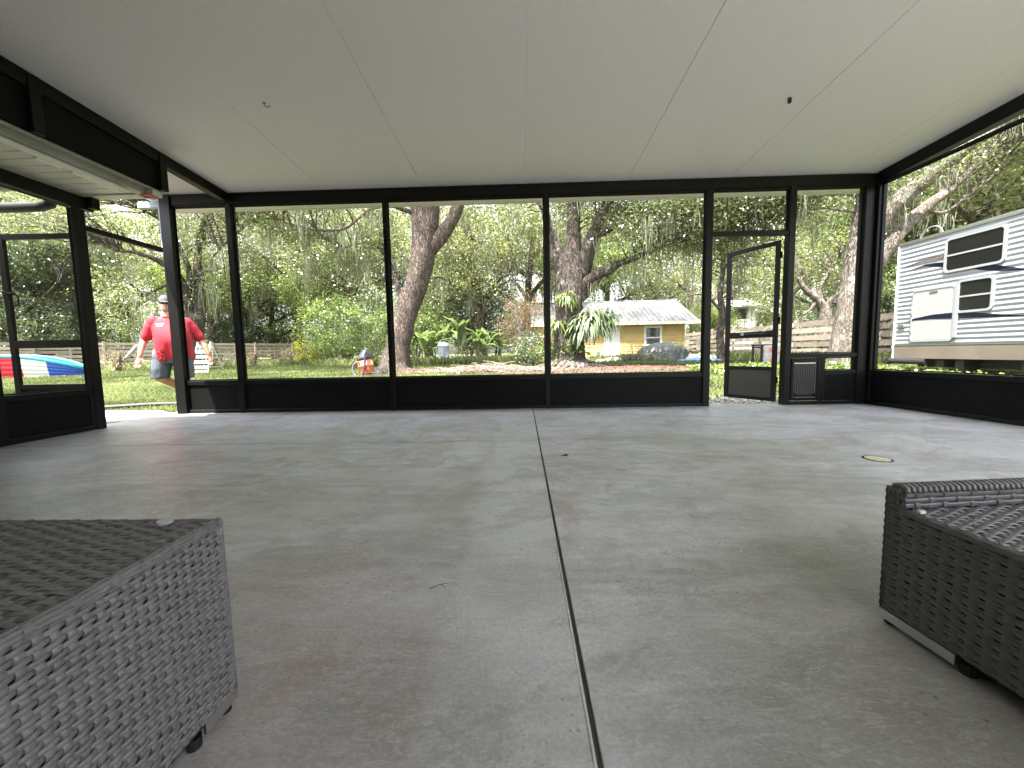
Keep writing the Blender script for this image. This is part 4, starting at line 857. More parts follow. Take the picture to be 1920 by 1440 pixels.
def stick_heap(name, cx, cy, n, L, sx, sy, sz, lab, m, seed, cat='sticks', r=.008):
    rd = random.Random(seed); t = root(name, G(cx, cy), lab, cat, kind='stuff' if False else None); mb = MB()
    for i in range(n):
        a = rd.uniform(0, PI); l = L*rd.uniform(.4, 1.1); x = rd.gauss(0, sx); y = rd.gauss(0, sy); z = abs(rd.gauss(0, sz))*max(0, 1-abs(x)/(2.2*sx))+.05; dx = math.cos(a)*l/2; dy = math.sin(a)*l/2*.6; dz = rd.uniform(-.1, .1)*l
        mb.tube([(x-dx, y-dy, z-dz), (x+rd.uniform(-.05, .05), y, z+.02), (x+dx, y+dy, z+dz)], [r, r*.9, r*.4], 4)
    part('twig', mb, m, t, kind='stuff'); return t
M_stick = mat('grey_sticks', (.24, .20, .16), .9, var=.3, vscale=10)
stick_heap('brush_pile', at(925, 697, 12.2).x, 12.2, 420, .9, 1.1, .35, .10, 'low heap of brown dry sticks and roots between the leaning oak and thick oak', M_stick, 20, 'brush', .013)
stick_heap('brush_pile', at(1200, 697, 12.6).x, 12.6, 90, .7, .9, .3, .03, 'thin scatter of reddish sticks on the mulch right of the thick oak', mat('red_brown_sticks', (.20, .10, .08), .9), 22, 'brush')
# bare dirt and gravel at the right door, roots there
mb = MB(); n = 30
vs = [(3.0, 5.2, gz(3, 5.2)+.03)]+[(3.0+(1.25+.15*math.sin(k*2.1))*math.cos(2*PI*k/n), 5.25+(.75+.1*math.cos(k*1.7))*math.sin(2*PI*k/n), -.1) for k in range(n)]
mb.add(vs, [(0, 1+k, 1+(k+1) % n) for k in range(n)]); tag(part('gravel_patch', mb, mat('pale_dirt', (.30, .27, .23), .95, var=.5, vscale=25, bump=1, bscale=90)), kind='structure')
gr = MB(); rr = random.Random(33)
for i in range(500):
    x = rr.uniform(2.1, 4.0); y = rr.uniform(4.72, 5.8); s = rr.uniform(.008, .028); gr.obox((x, y, gz(x, y)+.035), s, s*.8, s*.6, Matrix.Rotation(rr.uniform(0, 3), 3, 'Z') @ Matrix.Rotation(rr.uniform(0, 1), 3, 'X'))
tag(part('gravel', gr, mat('gravel_stones', (.36, .34, .30), .9, var=.3, vscale=20)), 'loose pale stones and bits on the dirt outside the right door', 'gravel', kind='stuff')

# concrete border outside the left door
cbm = MB(); cbm.box(-6.6, -4.36, 4.30, 4.72, -.16, -.03, .02); tag(part('concrete_border', cbm, M_conc2), kind='structure')
cbm = MB(); cbm.tube([(-6.6, 4.80, -.075), (-5.6, 4.83, -.055), (-4.72, 4.86, -.06), (-4.55, 4.84, -.08)], [.05, .055, .05, .02], 10, rough=.3)
tag(part('foam_pipe', cbm, M_conc2, smooth=True), 'pale rounded pipe lying on the concrete border outside the open left door', 'pipe')
ho = MB(); ho.tube([(-9, 4.9, -.09), (-7.5, 5.15, -.07), (-6.6, 5.55, -.06), (-5.9, 5.9, -.05), (-5.2, 6.0, -.05), (-4.6, 6.3, -.05)], .035, 8)
tag(part('drain_hose', ho, M_rubber, smooth=True), 'dark hose lying across the grass outside the open left door', 'hose')

# ---------------------------------------------------------------- fences (every plank an object)
M_plank = [mat('weathered_plank', c, .9, var=.25, vscale=5, stretch=(.35, .35, 5), bump=.5, bscale=22) for c in ((.31, .265, .21), (.24, .205, .165), (.36, .315, .255))]
def fence(name, A, Bp, H, lab, bay=2.4, nf=5):
    A = Vector(A); Bp = Vector(Bp); d = (Bp-A); L = d.length; d.normalize(); nb = max(1, int(round(L/bay))); bl = L/nb; ang = math.atan2(d.y, d.x)
    f = root(name, (A.x, A.y, 0), lab, 'fence', rz=ang); pitch = H/nf; ph = pitch*.70
    pm = [MB().box(.0, bl-.01, -.012, .012, 0, ph).mesh('plank', m_) for m_ in M_plank]
    pb = [MB().box(.0, bl-.01, -.012, .012, 0, ph).mesh('plank', m_) for m_ in M_plank]
    po = MB().box(-.05, .05, -.045, .045, -.3, H+.06).mesh('post', M_plank[0]); ba = MB().box(-.03, .03, -.012, .012, 0, H-.02).mesh('batten', M_plank[2])
    for i in range(nb+1):
        p = A + d*(i*bl); z = gz(p.x, p.y); link('post', po, f, (i*bl, 0, z))
        if i == nb: break
        link('batten', ba, f, (i*bl+bl/2, .040, z))
        for k in range(nf):
            o = link('plank', pm[(i*7+k*5) % 3], f, (i*bl, .058 if i % 2 else .078, z+.05+k*pitch+random.uniform(-.012, .012))); o.rotation_euler = (0, random.uniform(-.006, .006), 0)
    return f
fence('plank_fence', (-34, 9.5, 0), (-16.9, 32.6, 0), 1.62, 'weathered horizontal plank fence running behind the man, boat and ladder', 2.6, 7)
fence('plank_fence', (12.35, 8.0, 0), (11.6, 34, 0), 1.72, 'tall bleached plank fence along the right side behind the trailer and the rough trunk', 2.4, 6)
# plank leaning on the left fence, poles
pl = MB(); a = at(212, 697, 18.5); b = at(258, 648, 20.0); dvv = (b-a).normalized(); pl.tube([a, b], [.09, .09], 4); tag(part('leaning_plank', pl, M_plank[2]), 'pale plank leaning diagonally against the left fence near the man', 'plank')
pl = MB(); pl.tube([spot(37, 19), spot(37, 19)+Vector((0, 0, 2.0))], .045, 6); tag(part('fence_pole', pl, M_plank[2]), 'thin pale upright pole behind the boat at the left edge', 'pole')
pl = MB(); pl.tube([spot(164, 20), spot(164, 20)+Vector((0, 0, 1.7))], .12, 4); tag(part('brown_post', pl, mat('brown_post', (.22, .12, .07), .8)), 'thick brown post by the right tip of the boat', 'post')

# ---------------------------------------------------------------- yellow shed
sh = root('shed', G(5.5, 24.5), 'long yellow shed with a pale metal roof behind the thick oak', 'shed')
M_yel = mat('yellow_siding', (.52, .385, .15), .65, var=.08, vscale=3, bump=.15, bscale=30)
Yf = 24.0; xl, xr = .95, 9.93; z0 = gz(5, 24)-.1; ze = 2.30
sd_m = MB(); nlap = 15; lp = (ze-z0)/nlap
cuts = [(5.05, 6.02, z0, 2.12), (7.50, 8.58, .93, 2.14), (4.50, 4.90, .19, .66)]
def wall_piece(x0, x1, za, zb):
    k = 0; z = z0
    while z < ze-1e-4:
        zt = min(ze, z+lp); a = max(z, za); b = min(zt, zb)
        if b-a > .004:
            fa = (a-z)/lp; fb = (b-z)/lp; sd_m.add([(x0, Yf-.032*(1-fa), a), (x1, Yf-.032*(1-fa), a), (x1, Yf-.032*(1-fb), b), (x0, Yf-.032*(1-fb), b), (x0, Yf+.03, a), (x1, Yf+.03, a)], [(0, 1, 2, 3), (0, 4, 5, 1)])
        z = zt
xcur = xl
for (ca, cb, cz0, cz1) in sorted(cuts):
    wall_piece(xcur, ca, z0, ze); wall_piece(ca, cb, z0, cz0); wall_piece(ca, cb, cz1, ze); xcur = cb
wall_piece(xcur, xr, z0, ze)
sd_m.box(xl, xr, Yf+.05, Yf+6.4, z0, ze-.02); part('siding', sd_m, M_yel, sh, world=True)
for X in (xl, xr): part('gable', MB().add([(X, Yf+.02, ze-.02), (X, Yf+6.4, ze-.02), (X, Yf+3.2, 3.95)], [(0, 1, 2)]), M_yel, sh, world=True)
part('corner_board', MB().box(xr-.08, xr+.03, Yf-.05, Yf+.06, z0, ze).box(xl-.03, xl+.08, Yf-.05, Yf+.06, z0, ze), M_yel, sh, world=True)
# roof
M_roof = mat('aged_dappled_metal_roof', (.24, .24, .24), .5, metal=0, col2=(.09, .09, .09), vscale=1.1, bump=.2, bscale=20, stretch=(1, .6, 1))  # dark blotches: dirt, with dappled tree shade painted into the colour
x0r, x1r = .55, 10.72; ye, yr, zr_ = Yf-.42, Yf+3.2, 4.02; zev = 2.36
for i in range(34):
    a = x0r+(x1r-x0r)*i/34; b = x0r+(x1r-x0r)*(i+1)/34-.004
    mb = MB(); mb.add([(a, ye, zev), (b, ye, zev), (b, yr, zr_), (a, yr, zr_), (a, ye, zev+.03), (b, ye, zev+.03), (b, yr, zr_+.03), (a, yr, zr_+.03)], [(0,3,2,1),(4,5,6,7),(0,1,5,4),(1,2,6,5),(2,3,7,6),(3,0,4,7)])
    mb.add([(a, ye, zev+.031), (a+.03, ye, zev+.031), (a+.03, yr, zr_+.031), (a, yr, zr_+.031), (a+.006, ye, zev+.06), (a+.024, ye, zev+.06), (a+.024, yr, zr_+.06), (a+.006, yr, zr_+.06)], [(4,5,6,7),(0,1,5,4),(1,2,6,5),(3,0,4,7)])
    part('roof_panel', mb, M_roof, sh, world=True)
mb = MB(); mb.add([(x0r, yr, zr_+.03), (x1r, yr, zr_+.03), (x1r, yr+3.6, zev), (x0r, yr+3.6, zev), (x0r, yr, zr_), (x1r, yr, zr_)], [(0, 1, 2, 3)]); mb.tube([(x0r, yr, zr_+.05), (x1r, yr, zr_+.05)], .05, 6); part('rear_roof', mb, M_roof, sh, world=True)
part('fascia', MB().box(x0r, x1r, ye-.025, ye-.002, zev-.14, zev+.03), mat('cream_fascia', (.70, .66, .50), .6), sh, world=True)
part('soffit', MB().box(x0r, x1r, ye, Yf-.03, zev-.13, zev-.11), M_yel, sh, world=True)
wd = part('window', MB().box(7.50, 7.62, Yf-.05, Yf+.03, .93, 2.14).box(8.46, 8.58, Yf-.05, Yf+.03, .93, 2.14).box(7.62, 8.46, Yf-.05, Yf+.03, .93, 1.03).box(7.62, 8.46, Yf-.05, Yf+.03, 2.04, 2.14).box(7.62, 8.46, Yf-.04, Yf+.02, 1.40, 1.47), M_white, sh, world=True)
M_glass = bpy.data.materials.new('window_glass'); M_glass.use_nodes = True; gb = M_glass.node_tree.nodes['Principled BSDF']; gb.inputs['Base Color'].default_value = (.8, .9, .9, 1); gb.inputs['Roughness'].default_value = .05; gb.inputs['Transmission Weight'].default_value = .9
part('pane', MB().box(7.62, 8.46, Yf-.012, Yf-.006, 1.03, 1.40).box(7.62, 8.46, Yf-.012, Yf-.006, 1.47, 2.04), M_glass, wd, world=False).location = (0, 0, 0)
for o in [x for x in bpy.data.objects if x.parent == wd]: o.location = -Vector(sh.location)
cu = MB(); vs = [(7.60+.88*i/60, Yf+.02+.016*math.sin(i*.95)+.0, z) for z in (1.0, 2.06) for i in range(61)]; cu.add(vs, [(i, i+1, 62+i, 61+i) for i in range(60)])
part('curtain', cu, mat('grey_blue_curtain', (.16, .20, .22), .8), sh, world=True, smooth=True)
dd = part('door', MB().box(5.14, 5.93, Yf-.03, Yf+.0, z0+.02, 2.03).box(5.25, 5.82, Yf-.042, Yf-.03, .35, 1.05).box(5.25, 5.82, Yf-.042, Yf-.03, 1.15, 1.92), M_white, sh, world=True)
hk = MB().tube([(5.84, Yf-.06, 1.05), (5.84, Yf-.02, 1.05)], .03, 8); part('knob', hk, M_alu, dd, world=False).location = -Vector(sh.location)
part('door_trim', MB().box(5.05, 5.13, Yf-.04, Yf+.02, z0, 2.12).box(5.94, 6.02, Yf-.04, Yf+.02, z0, 2.12).box(5.13, 5.94, Yf-.04, Yf+.02, 2.04, 2.12), M_white, sh, world=True)
part('vent', MB().box(4.50, 4.55, Yf-.04, Yf, .19, .66).box(4.85, 4.90, Yf-.04, Yf, .19, .66).box(4.55, 4.85, Yf-.04, Yf, .61, .66).box(4.55, 4.85, Yf-.04, Yf, .19, .24), M_white, sh, world=True)
part('vent_flap', MB().box(4.55, 4.85, Yf-.015, Yf-.005, .24, .61), M_grey, sh, world=True)

# far white porch house beyond the right fence
fh = root('porch_house', G(21.5, 38), 'small white house with a railed porch far beyond the fence, behind the open door', 'house')
x = 19.0; zf = 2.65
part('wall', MB().box(18.6, 26.5, 39.0, 46, 0, 5.0).box(18.6, 22.2, 37.8, 39, 0, zf), M_white, fh, world=True)
part('roof', MB().add([(18.1, 37.2, 4.75), (22.7, 37.2, 4.75), (22.7, 39.6, 5.5), (18.1, 39.6, 5.5), (18.1, 37.2, 4.6), (22.7, 37.2, 4.6), (22.7, 39.6, 4.6), (18.1, 39.6, 4.6)], [(0,1,2,3),(4,7,6,5),(0,4,5,1),(1,5,6,2),(2,6,7,3),(3,7,4,0)]).add([(22.0, 38.4, 4.3), (25.4, 38.4, 4.1), (25.4, 41, 5.0), (22.0, 41, 5.0), (22.0, 38.4, 4.15), (25.4, 38.4, 3.95)], [(0,1,2,3),(0,4,5,1)]), mat('pale_roof', (.55, .55, .54), .7), fh, world=True)
for xc in (18.8, 21.7, 22.1): part('porch_post', MB().box(xc-.16, xc+.16, 37.6, 37.9, zf, 4.58), M_white, fh, world=True)
part('porch_screen', MB().box(18.96, 21.54, 38.0, 38.05, 3.25, 4.5), mat('dark_screen', (.05, .055, .06), .5), fh, world=True)
rl = MB().box(18.96, 21.54, 37.65, 37.75, 3.35, 3.45).box(18.96, 21.54, 37.65, 37.75, 2.70, 2.8)
for i in range(12): rl.box(19.05+i*.21, 19.13+i*.21, 37.66, 37.74, 2.8, 3.35)
part('railing', rl, M_white, fh, world=True)
part('shutter', MB().box(22.75, 23.1, 38.90, 38.97, 2.6, 4.0).box(23.8, 24.2, 38.90, 38.97, 2.6, 4.0), mat('sage_grey', (.25, .28, .24), .7), fh, world=True)
part('window', MB().box(23.15, 23.75, 38.93, 38.98, 2.7, 3.9), mat('dark_pane', (.03, .04, .04), .15), fh, world=True)

# ---------------------------------------------------------------- travel trailer
tt_ = root('travel_trailer', (8.35, 5.0, gz(8.35, 5)), 'white corrugated travel trailer with navy swooshes parked beyond the right side of the patio', 'trailer')
M_rv = mat('white_trailer_skin', (.25, .263, .29), .35, var=.05, vscale=2, spec=.5); M_rvb = mat('tan_trailer_skirt', (.125, .105, .085), .5, var=.15, vscale=1.5)
M_navy = mat('navy_decal', (.004, .005, .018), .3); M_brn = mat('brown_decal', (.07, .05, .045), .35)
YR0, YR1 = 8.90, 1.2; ZB0, ZB1, ZB2 = .36, .665, 2.87; rp = .0925
def rx(z):   # corrugation: flat lands with rounded ribs, offset from the wall plane
    t = ((z-ZB1)/rp) % 1.0
    return -.013*(.5-.5*math.cos(2*PI*t))
zs = [ZB1+(ZB2-ZB1)*i/(24*9) for i in range(24*9+1)]
mb = MB(); vs = [(8.35+rx(z), y, z) for z in zs for y in (YR0, YR1)]; mb.add(vs, [(2*i, 2*i+1, 2*i+3, 2*i+2) for i in range(len(zs)-1)]); part('side_skin', mb, M_rv, tt_, world=True, smooth=True)
mb = MB().box(8.352, 10.8, YR1, YR0-.001, ZB1-.02, ZB2-.02); mb.add([(8.36, YR0, ZB1), (10.8, YR0, ZB1), (10.8, YR0, ZB2), (8.36, YR0, ZB2)], [(0, 1, 2, 3)]); part('body', mb, M_rv, tt_, world=True)
mb = MB(); n = 10
for yy_ in (YR0+.02, YR1): mb.v += [(8.33+2.49*i/n, yy_, ZB2+.10*math.sin(PI*i/n)) for i in range(n+1)]
mb.f += [(i, i+1, n+2+i, n+1+i) for i in range(n)]; mb.m += [0]*n; part('roof', mb, M_rv, tt_, world=True, smooth=True)
part('roof_trim', MB().box(8.318, 8.345, YR1, YR0+.012, ZB2-.045, ZB2+.012, .004), M_alu, tt_, world=True)
part('corner_trim', MB().box(8.322, 8.348, YR0-.02, YR0+.012, ZB0, ZB2-.046, .004), M_white, tt_, world=True)
part('skirt', MB().box(8.325, 8.37, YR1, YR0-.022, ZB0+.02, ZB1-.004, .006).box(8.36, 10.8, YR0-.03, YR0-.004, ZB0+.02, ZB1), M_rvb, tt_, world=True)
part('skirt_trim', MB().box(8.319, 8.33, YR1, YR0-.022, ZB1-.006, ZB1+.012), M_alu, tt_, world=True)
part('chassis', MB().box(8.7, 8.82, YR1, 8.7, .2, .36).box(8.40, 10.6, 7.9, 8.05, .22, .36).box(8.40, 10.7, 6.6, 6.7, .22, .36).box(8.40, 8.7, 7.55, 7.7, .16, .37), M_rubber, tt_, world=True)
part('bumper', MB().tube([(8.30, 8.92, .33), (8.33, 8.55, .325), (8.36, 8.2, .32)], .06, 10).tube([(8.28, 8.95, .33), (8.28, 9.0, .33)], .085, 10).box(8.3, 10.8, 8.95, 9.05, .27, .39, .01), M_rubber, tt_, world=True)
for yw in (4.6, 3.75):
    w_ = part('wheel', MB().tube([(8.42, yw, .33), (8.62, yw, .33)], .36, 28), M_rubber, tt_, world=True)
    h_ = part('hub', MB().tube([(8.405, yw, .33), (8.42, yw, .33)], .18, 20), M_alu, w_); h_.location = -Vector(tt_.location)
def rrect(y0, y1, z0, z1, r, n=6):
    out = []
    for (cy, cz, a0) in ((y1-r, z1-r, 0), (y0+r, z1-r, PI/2), (y0+r, z0+r, PI), (y1-r, z0+r, 1.5*PI)):
        out += [(cy+r*math.cos(a0+PI/2*k/n), cz+r*math.sin(a0+PI/2*k/n)) for k in range(n+1)]
    return out
def rframe(y0, y1, z0, z1, r, t, x0, x1):
    mb = MB(); o = rrect(y0, y1, z0, z1, r); i_ = rrect(y0+t, y1-t, z0+t, z1-t, max(.01, r-t*.6)); n = len(o)
    mb.v += [(x1, a, b) for a, b in o]+[(x0, a, b) for a, b in o]+[(x0, a, b) for a, b in i_]+[(x1, a, b) for a, b in i_]
    for g0, g1 in ((0, 1), (1, 2), (2, 3)): mb.f += [(g0*n+k, g0*n+(k+1) % n, g1*n+(k+1) % n, g1*n+k) for k in range(n)]
    mb.m += [0]*(3*n); return mb
def rfill(y0, y1, z0, z1, r, x, x1=None):
    mb = MB(); o = rrect(y0, y1, z0, z1, r); mb.v = [(x, a, b) for a, b in o]; mb.f = [tuple(range(len(o)))]; mb.m = [0]; return mb
M_tint = mat('dark_tinted_glass', (.008, .008, .009), .12, spec=.4); M_wf = mat('window_frame_white', (.23, .24, .25), .35)
def rv_window(y0, y1, z0, z1, bar):
    w = part('window', rframe(y0, y1, z0, z1, .08, .042, 8.312, 8.345), M_wf, tt_, world=True, smooth=False)
    for (a, b) in ((z0+.038, bar-.015), (bar+.015, z1-.038)):
        o = part('pane', MB().box(8.326, 8.331, y0+.038, y1-.038, a, b), M_tint, w); o.location = -Vector(tt_.location)
    o = part('bar', MB().box(8.316, 8.34, y0+.04, y1-.04, bar-.016, bar+.016), M_wf, w); o.location = -Vector(tt_.location)
rv_window(6.98, 7.95, 2.06, 2.72, 2.385); rv_window(7.10, 7.69, 1.26, 1.88, 1.565)
hd = part('hatch_door', rframe(7.70, 8.53, .735, 1.815, .08, .03, 8.312, 8.345), M_wf, tt_, world=True)
o = part('hatch_panel', MB().box(8.320, 8.345, 7.73, 8.50, .765, 1.785, .006), mat('hatch_white', (.26, .27, .26), .4, var=.06, vscale=4), hd); o.location = -Vector(tt_.location)
o = part('latch', MB().box(8.308, 8.32, 8.02, 8.18, 1.72, 1.75, .003), M_alu, hd); o.location = -Vector(tt_.location)
for zz in (.9, 1.65, 1.28):
    o = part('hinge', MB().box(8.306, 8.319, 8.505, 8.535, zz, zz+.06), M_alu, hd); o.location = -Vector(tt_.location)
part('weather_strip', MB().box(8.30, 8.33, 7.64, 7.70, .80, 1.86), M_wf, tt_, world=True)
def swoosh(name, ctr, m, off=.004, ys=None):
    """ctr: list of (y, z_low, z_high)"""
    mb = MB(); pts = []
    for i in range(len(ctr)-1):
        for j in range(6):
            t = j/6; pts.append(tuple(ctr[i][k]*(1-t)+ctr[i+1][k]*t for k in range(3)))
    pts.append(ctr[-1]); nz_ = 14; mb.v = []
    for (y, a, b) in pts:
        for k in range(nz_+1):
            z = a+(b-a)*k/nz_; flat = 8.314 if (7.70 < y < 8.53 and .735 < z < 1.815) else None; mb.v.append(((8.35+rx(z)-off) if flat is None else flat, y, z))
    mb.f = [(i*(nz_+1)+k, (i+1)*(nz_+1)+k, (i+1)*(nz_+1)+k+1, i*(nz_+1)+k+1) for i in range(len(pts)-1) for k in range(nz_)]; mb.m = [0]*len(mb.f)
    return part(name, mb, m, tt_, world=True)
def zt(px, py): # point on the trailer side plane
    d = ray(px, py); q = CAM + d*((8.35-CAM[0])/d[0]); return q[1], q[2]
def sw(name, rows, m):
    out = []
    for (px, pt, pb) in rows:
        y, z1_ = zt(px, pt); _, z2_ = zt(px, pb); out.append((y, z2_, z1_))
    swoosh(name, out, m)
sw('brown_swoosh', [(1698, 501.5, 502), (1725, 489, 493), (1750, 482, 487), (1774, 478, 484)], M_brn)
sw('navy_swoosh', [(1712, 505, 505.6), (1735, 496, 499.5), (1755, 492.5, 500), (1774, 491, 501)], M_navy)
sw('navy_swoosh', [(1805, 502, 503), (1825, 498, 504), (1850, 494, 507), (1880, 498, 508), (1920, 503, 506), (1960, 505, 505.5)], M_navy)
sw('navy_swoosh', [(1697, 605, 605.6), (1718, 597, 600.5), (1750, 590, 598), (1785, 586.5, 597), (1830, 586, 595.5), (1880, 589, 594), (1920, 591, 593.5), (1960, 592, 593)], M_navy)
part('tail_light', MB().box(8.30, 8.33, 8.66, 8.80, 1.06, 1.12, .004), M_alu, tt_, world=True)
mb = MB(); mb.tube([(8.6, 8.5+.22*math.cos(a), 2.93+.20*math.sin(a)) for a in np.linspace(0, PI, 14)], .012, 6); part('roof_loop', mb, M_grey, tt_, world=True)

# ---------------------------------------------------------------- person
def fused(name, mb, m, parent, voxel=.012, smooth_it=3):
    me = mb.mesh(name, m); o = bpy.data.objects.new(name, me); COL.objects.link(o)
    md = o.modifiers.new('r', 'REMESH'); md.mode = 'VOXEL'; md.voxel_size = voxel; s_ = o.modifiers.new('s', 'SMOOTH'); s_.iterations = smooth_it; s_.factor = .5
    dg = bpy.context.evaluated_depsgraph_get(); nm = bpy.data.meshes.new_from_object(o.evaluated_get(dg)); bpy.data.objects.remove(o)
    nm.polygons.foreach_set('use_smooth', [True]*len(nm.polygons)); nm.name = name; q = link(name, nm, parent); return q
def ball(mb, c, rx_, ry_, rz_, n=14):
    rr = [(c[0], c[1], c[2]+rz_*math.sin(t), max(.001, rx_*math.cos(t)), max(.001, ry_*math.cos(t))) for t in np.linspace(-PI/2*.97, PI/2*.97, n)]; return mb.rings(rr, 16)
def capsule(mb, pts, rad, n=14):
    mb.tube(pts, rad, n)
    for p, r in ((pts[0], rad[0]), (pts[-1], rad[-1])): ball(mb, p, r*.98, r*.98, r*.98, 8)
    return mb
ps = root('person', (at(323, 640, 6.2).x, 6.2, gz(-5.7, 6.2)), 'heavy man walking in red T-shirt, grey shorts and grey cap beyond the left door', 'person')
ps.rotation_euler = (0, 0, math.radians(40)); ps.scale = (.89, .90, 1)
M_skin = mat('skin', (.46, .24, .16), .55, var=.08, vscale=12); M_shirt = mat('red_cotton', (.34, .007, .020), .8, var=.12, vscale=9, bump=.15, bscale=120); M_short = mat('slate_shorts', (.055, .065, .085), .75, var=.15, vscale=14)
b = MB(); hx, hy = -.050, -.04
ball(b, (hx, hy, 1.655), .082, .10, .118); ball(b, (hx, hy-.03, 1.60), .066, .075, .066)           # skull, jaw
b.tube([(hx, hy-.098, 1.665), (hx, hy-.122, 1.628), (hx, hy-.10, 1.618)], [.010, .017, .012], 8)      # nose
for s in (-1, 1): ball(b, (hx+s*.084, hy+.005, 1.645), .012, .022, .032)                             # ears
b.tube([(hx-.025, hy-.103, 1.590), (hx, hy-.109, 1.590), (hx+.025, hy-.103, 1.590)], .006, 6)         # lips
b.rings([(hx, hy, 1.44, .075, .075), (hx, hy, 1.58, .062, .066)], 16)
b.rings([(0, 0, .80, .20, .15), (0.01, -.02, .95, .20, .16), (0.01, -.05, 1.10, .20, .18), (0, -.02, 1.28, .19, .12), (0, 0, 1.40, .21, .11), (0.01, 0, 1.46, .11, .08)], 24)
capsule(b, [(.24, .0, 1.36), (.33, .01, 1.22), (.41, .02, 1.09)], [.075, .068, .052]); capsule(b, [(.41, .02, 1.09), (.47, -.02, .96), (.51, -.06, .84)], [.053, .050, .032])
capsule(b, [(-.25, .0, 1.36), (-.32, .03, 1.20), (-.385, .05, 1.07)], [.075, .066, .052]); capsule(b, [(-.385, .05, 1.07), (-.42, .0, .95), (-.445, -.05, .83)], [.053, .048, .032])
for sx, (wx, wy, wz) in ((1, (.515, -.065, .82)), (-1, (-.45, -.055, .81))):
    b.rings([(wx+sx*.022, wy-.012, wz-.115, .030, .018), (wx+sx*.018, wy-.01, wz-.09, .040, .020), (wx+sx*.008, wy, wz-.03, .036, .020), (wx, wy, wz+.02, .028, .024)], 14)
    for q, (dx, ln) in enumerate(((-.031, .068), (-.011, .082), (.010, .078), (.029, .062))):
        x0_ = wx+sx*.02+dx; b.tube([(x0_, wy-.012, wz-.10), (x0_+sx*.004, wy-.022, wz-.10-ln*.55), (x0_-sx*.002, wy-.042, wz-.10-ln*.95)], [.0105, .0095, .007], 8)
    b.tube([(wx-sx*.026, wy-.01, wz-.035), (wx-sx*.048, wy-.03, wz-.07), (wx-sx*.046, wy-.045, wz-.105)], [.013, .012, .008], 8)
# legs: his right (left in view) trails bent across, the other carries him
capsule(b, [(-.16, .0, .86), (-.20, -.02, .66), (-.22, .02, .47)], [.13, .105, .072]); capsule(b, [(-.22, .02, .47), (.02, .12, .32), (.24, .30, .16)], [.07, .062, .04])
capsule(b, [(.14, 0, .86), (.15, -.10, .66), (.15, -.16, .47)], [.13, .105, .070]); capsule(b, [(.15, -.16, .47), (.15, -.15, .28), (.15, -.14, .09)], [.068, .060, .040])
fused('body', b, M_skin, ps, .0085, 2)
def smooth_rings(rr, n=5):
    pp, _ = spline([(q[0], q[1], q[2]) for q in rr], [1]*len(rr), n); p2, _ = spline([(q[3], q[4], 0) for q in rr], [1]*len(rr), n)
    return [(a.x, a.y, a.z, b_.x, b_.y) for a, b_ in zip(pp, p2)]
b = MB(); b.rings(smooth_rings([(.02, -.01, .765, .275, .215), (.02, -.01, .80, .278, .22), (.02, -.03, .92, .276, .24), (.02, -.05, 1.06, .277, .255), (.01, -.045, 1.18, .270, .23), (.0, -.02, 1.29, .265, .185), (.0, 0, 1.385, .23, .135), (.01, 0, 1.44, .14, .105), (.015, 0, 1.475, .092, .088)]), 40)
capsule(b, [(.22, .0, 1.365), (.31, .01, 1.25), (.385, .02, 1.125)], [.092, .090, .092]); capsule(b, [(-.23, .0, 1.365), (-.30, .03, 1.24), (-.345, .04, 1.13)], [.092, .088, .088])
sm_ = fused('shirt', b, M_shirt, ps, .012, 2)
for v in sm_.data.vertices:   # drape folds
    p = v.co
    if p.z < 1.3: k = .004+sm((1.32-p.z)/.5)*.017; f = math.sin(p.x*30+p.z*7+2*mnoise.noise(Vector((p.x*3, 0, p.z*3))))*.5+mnoise.noise(Vector((p.x*8, p.y*8, p.z*3)))*1.7; v.co += v.normal*k*f
    else: v.co += v.normal*.006*mnoise.noise(Vector((p.x*14, p.y*14, p.z*14)))
b = MB()
for (x0_, zz, w_, h_) in ((-.20, 1.315, .115, .016), (-.185, 1.288, .085, .010)):
    b.add([(x0_+w_*i/6, -.030-math.sqrt(1-((x0_+w_*i/6)/.29)**2)*(.178 if zz > 1.3 else .190), zz+k*h_) for k in (0, 1) for i in range(7)], [(i, i+1, 8+i, 7+i) for i in range(6)])
part('shirt_print', b, M_white, ps)
b = MB(); b.rings([(0, 0, .70, .285, .20), (0, -.0, .80, .30, .22), (0, -.01, .90, .27, .21)], 30)
b.rings([(-.205, .0, .455, .135, .13), (-.19, -.01, .60, .145, .14), (-.13, 0, .80, .155, .17)], 24); b.rings([(.15, -.12, .455, .13, .13), (.145, -.08, .60, .14, .15), (.12, 0, .80, .155, .17)], 24)
so = fused('shorts', b, M_short, ps, .012, 2)
for v in so.data.vertices: p = v.co; v.co += v.normal*.007*mnoise.noise(Vector((p.x*16, p.y*16, p.z*9)))
b = MB(); b.rings([(hx, hy, 1.675, .094, .115), (hx, hy, 1.70, .095, .116), (hx, hy+.005, 1.745, .085, .10), (hx, hy+.01, 1.785, .05, .062), (hx, hy+.01, 1.797, .012, .015)], 24)
b.add([(hx-.075, hy-.10, 1.690), (hx-.06, hy-.165, 1.672), (hx, hy-.185, 1.668), (hx+.06, hy-.165, 1.672), (hx+.075, hy-.10, 1.690), (hx, hy-.10, 1.70)], [(0, 1, 2, 5), (5, 2, 3, 4)])
part('cap', b, mat('grey_cap', (.045, .045, .05), .8, var=.15), ps, smooth=True)
b = MB(); 
for s in (-1, 1): b.box(hx+s*.012, hx+s*.072, hy-.112, hy-.098, 1.642, 1.664, .004)
b.box(hx-.012, hx+.012, hy-.116, hy-.110, 1.655, 1.662).box(hx-.082, hx-.076, hy-.11, hy, 1.650, 1.658).box(hx+.076, hx+.082, hy-.11, hy, 1.650, 1.658)
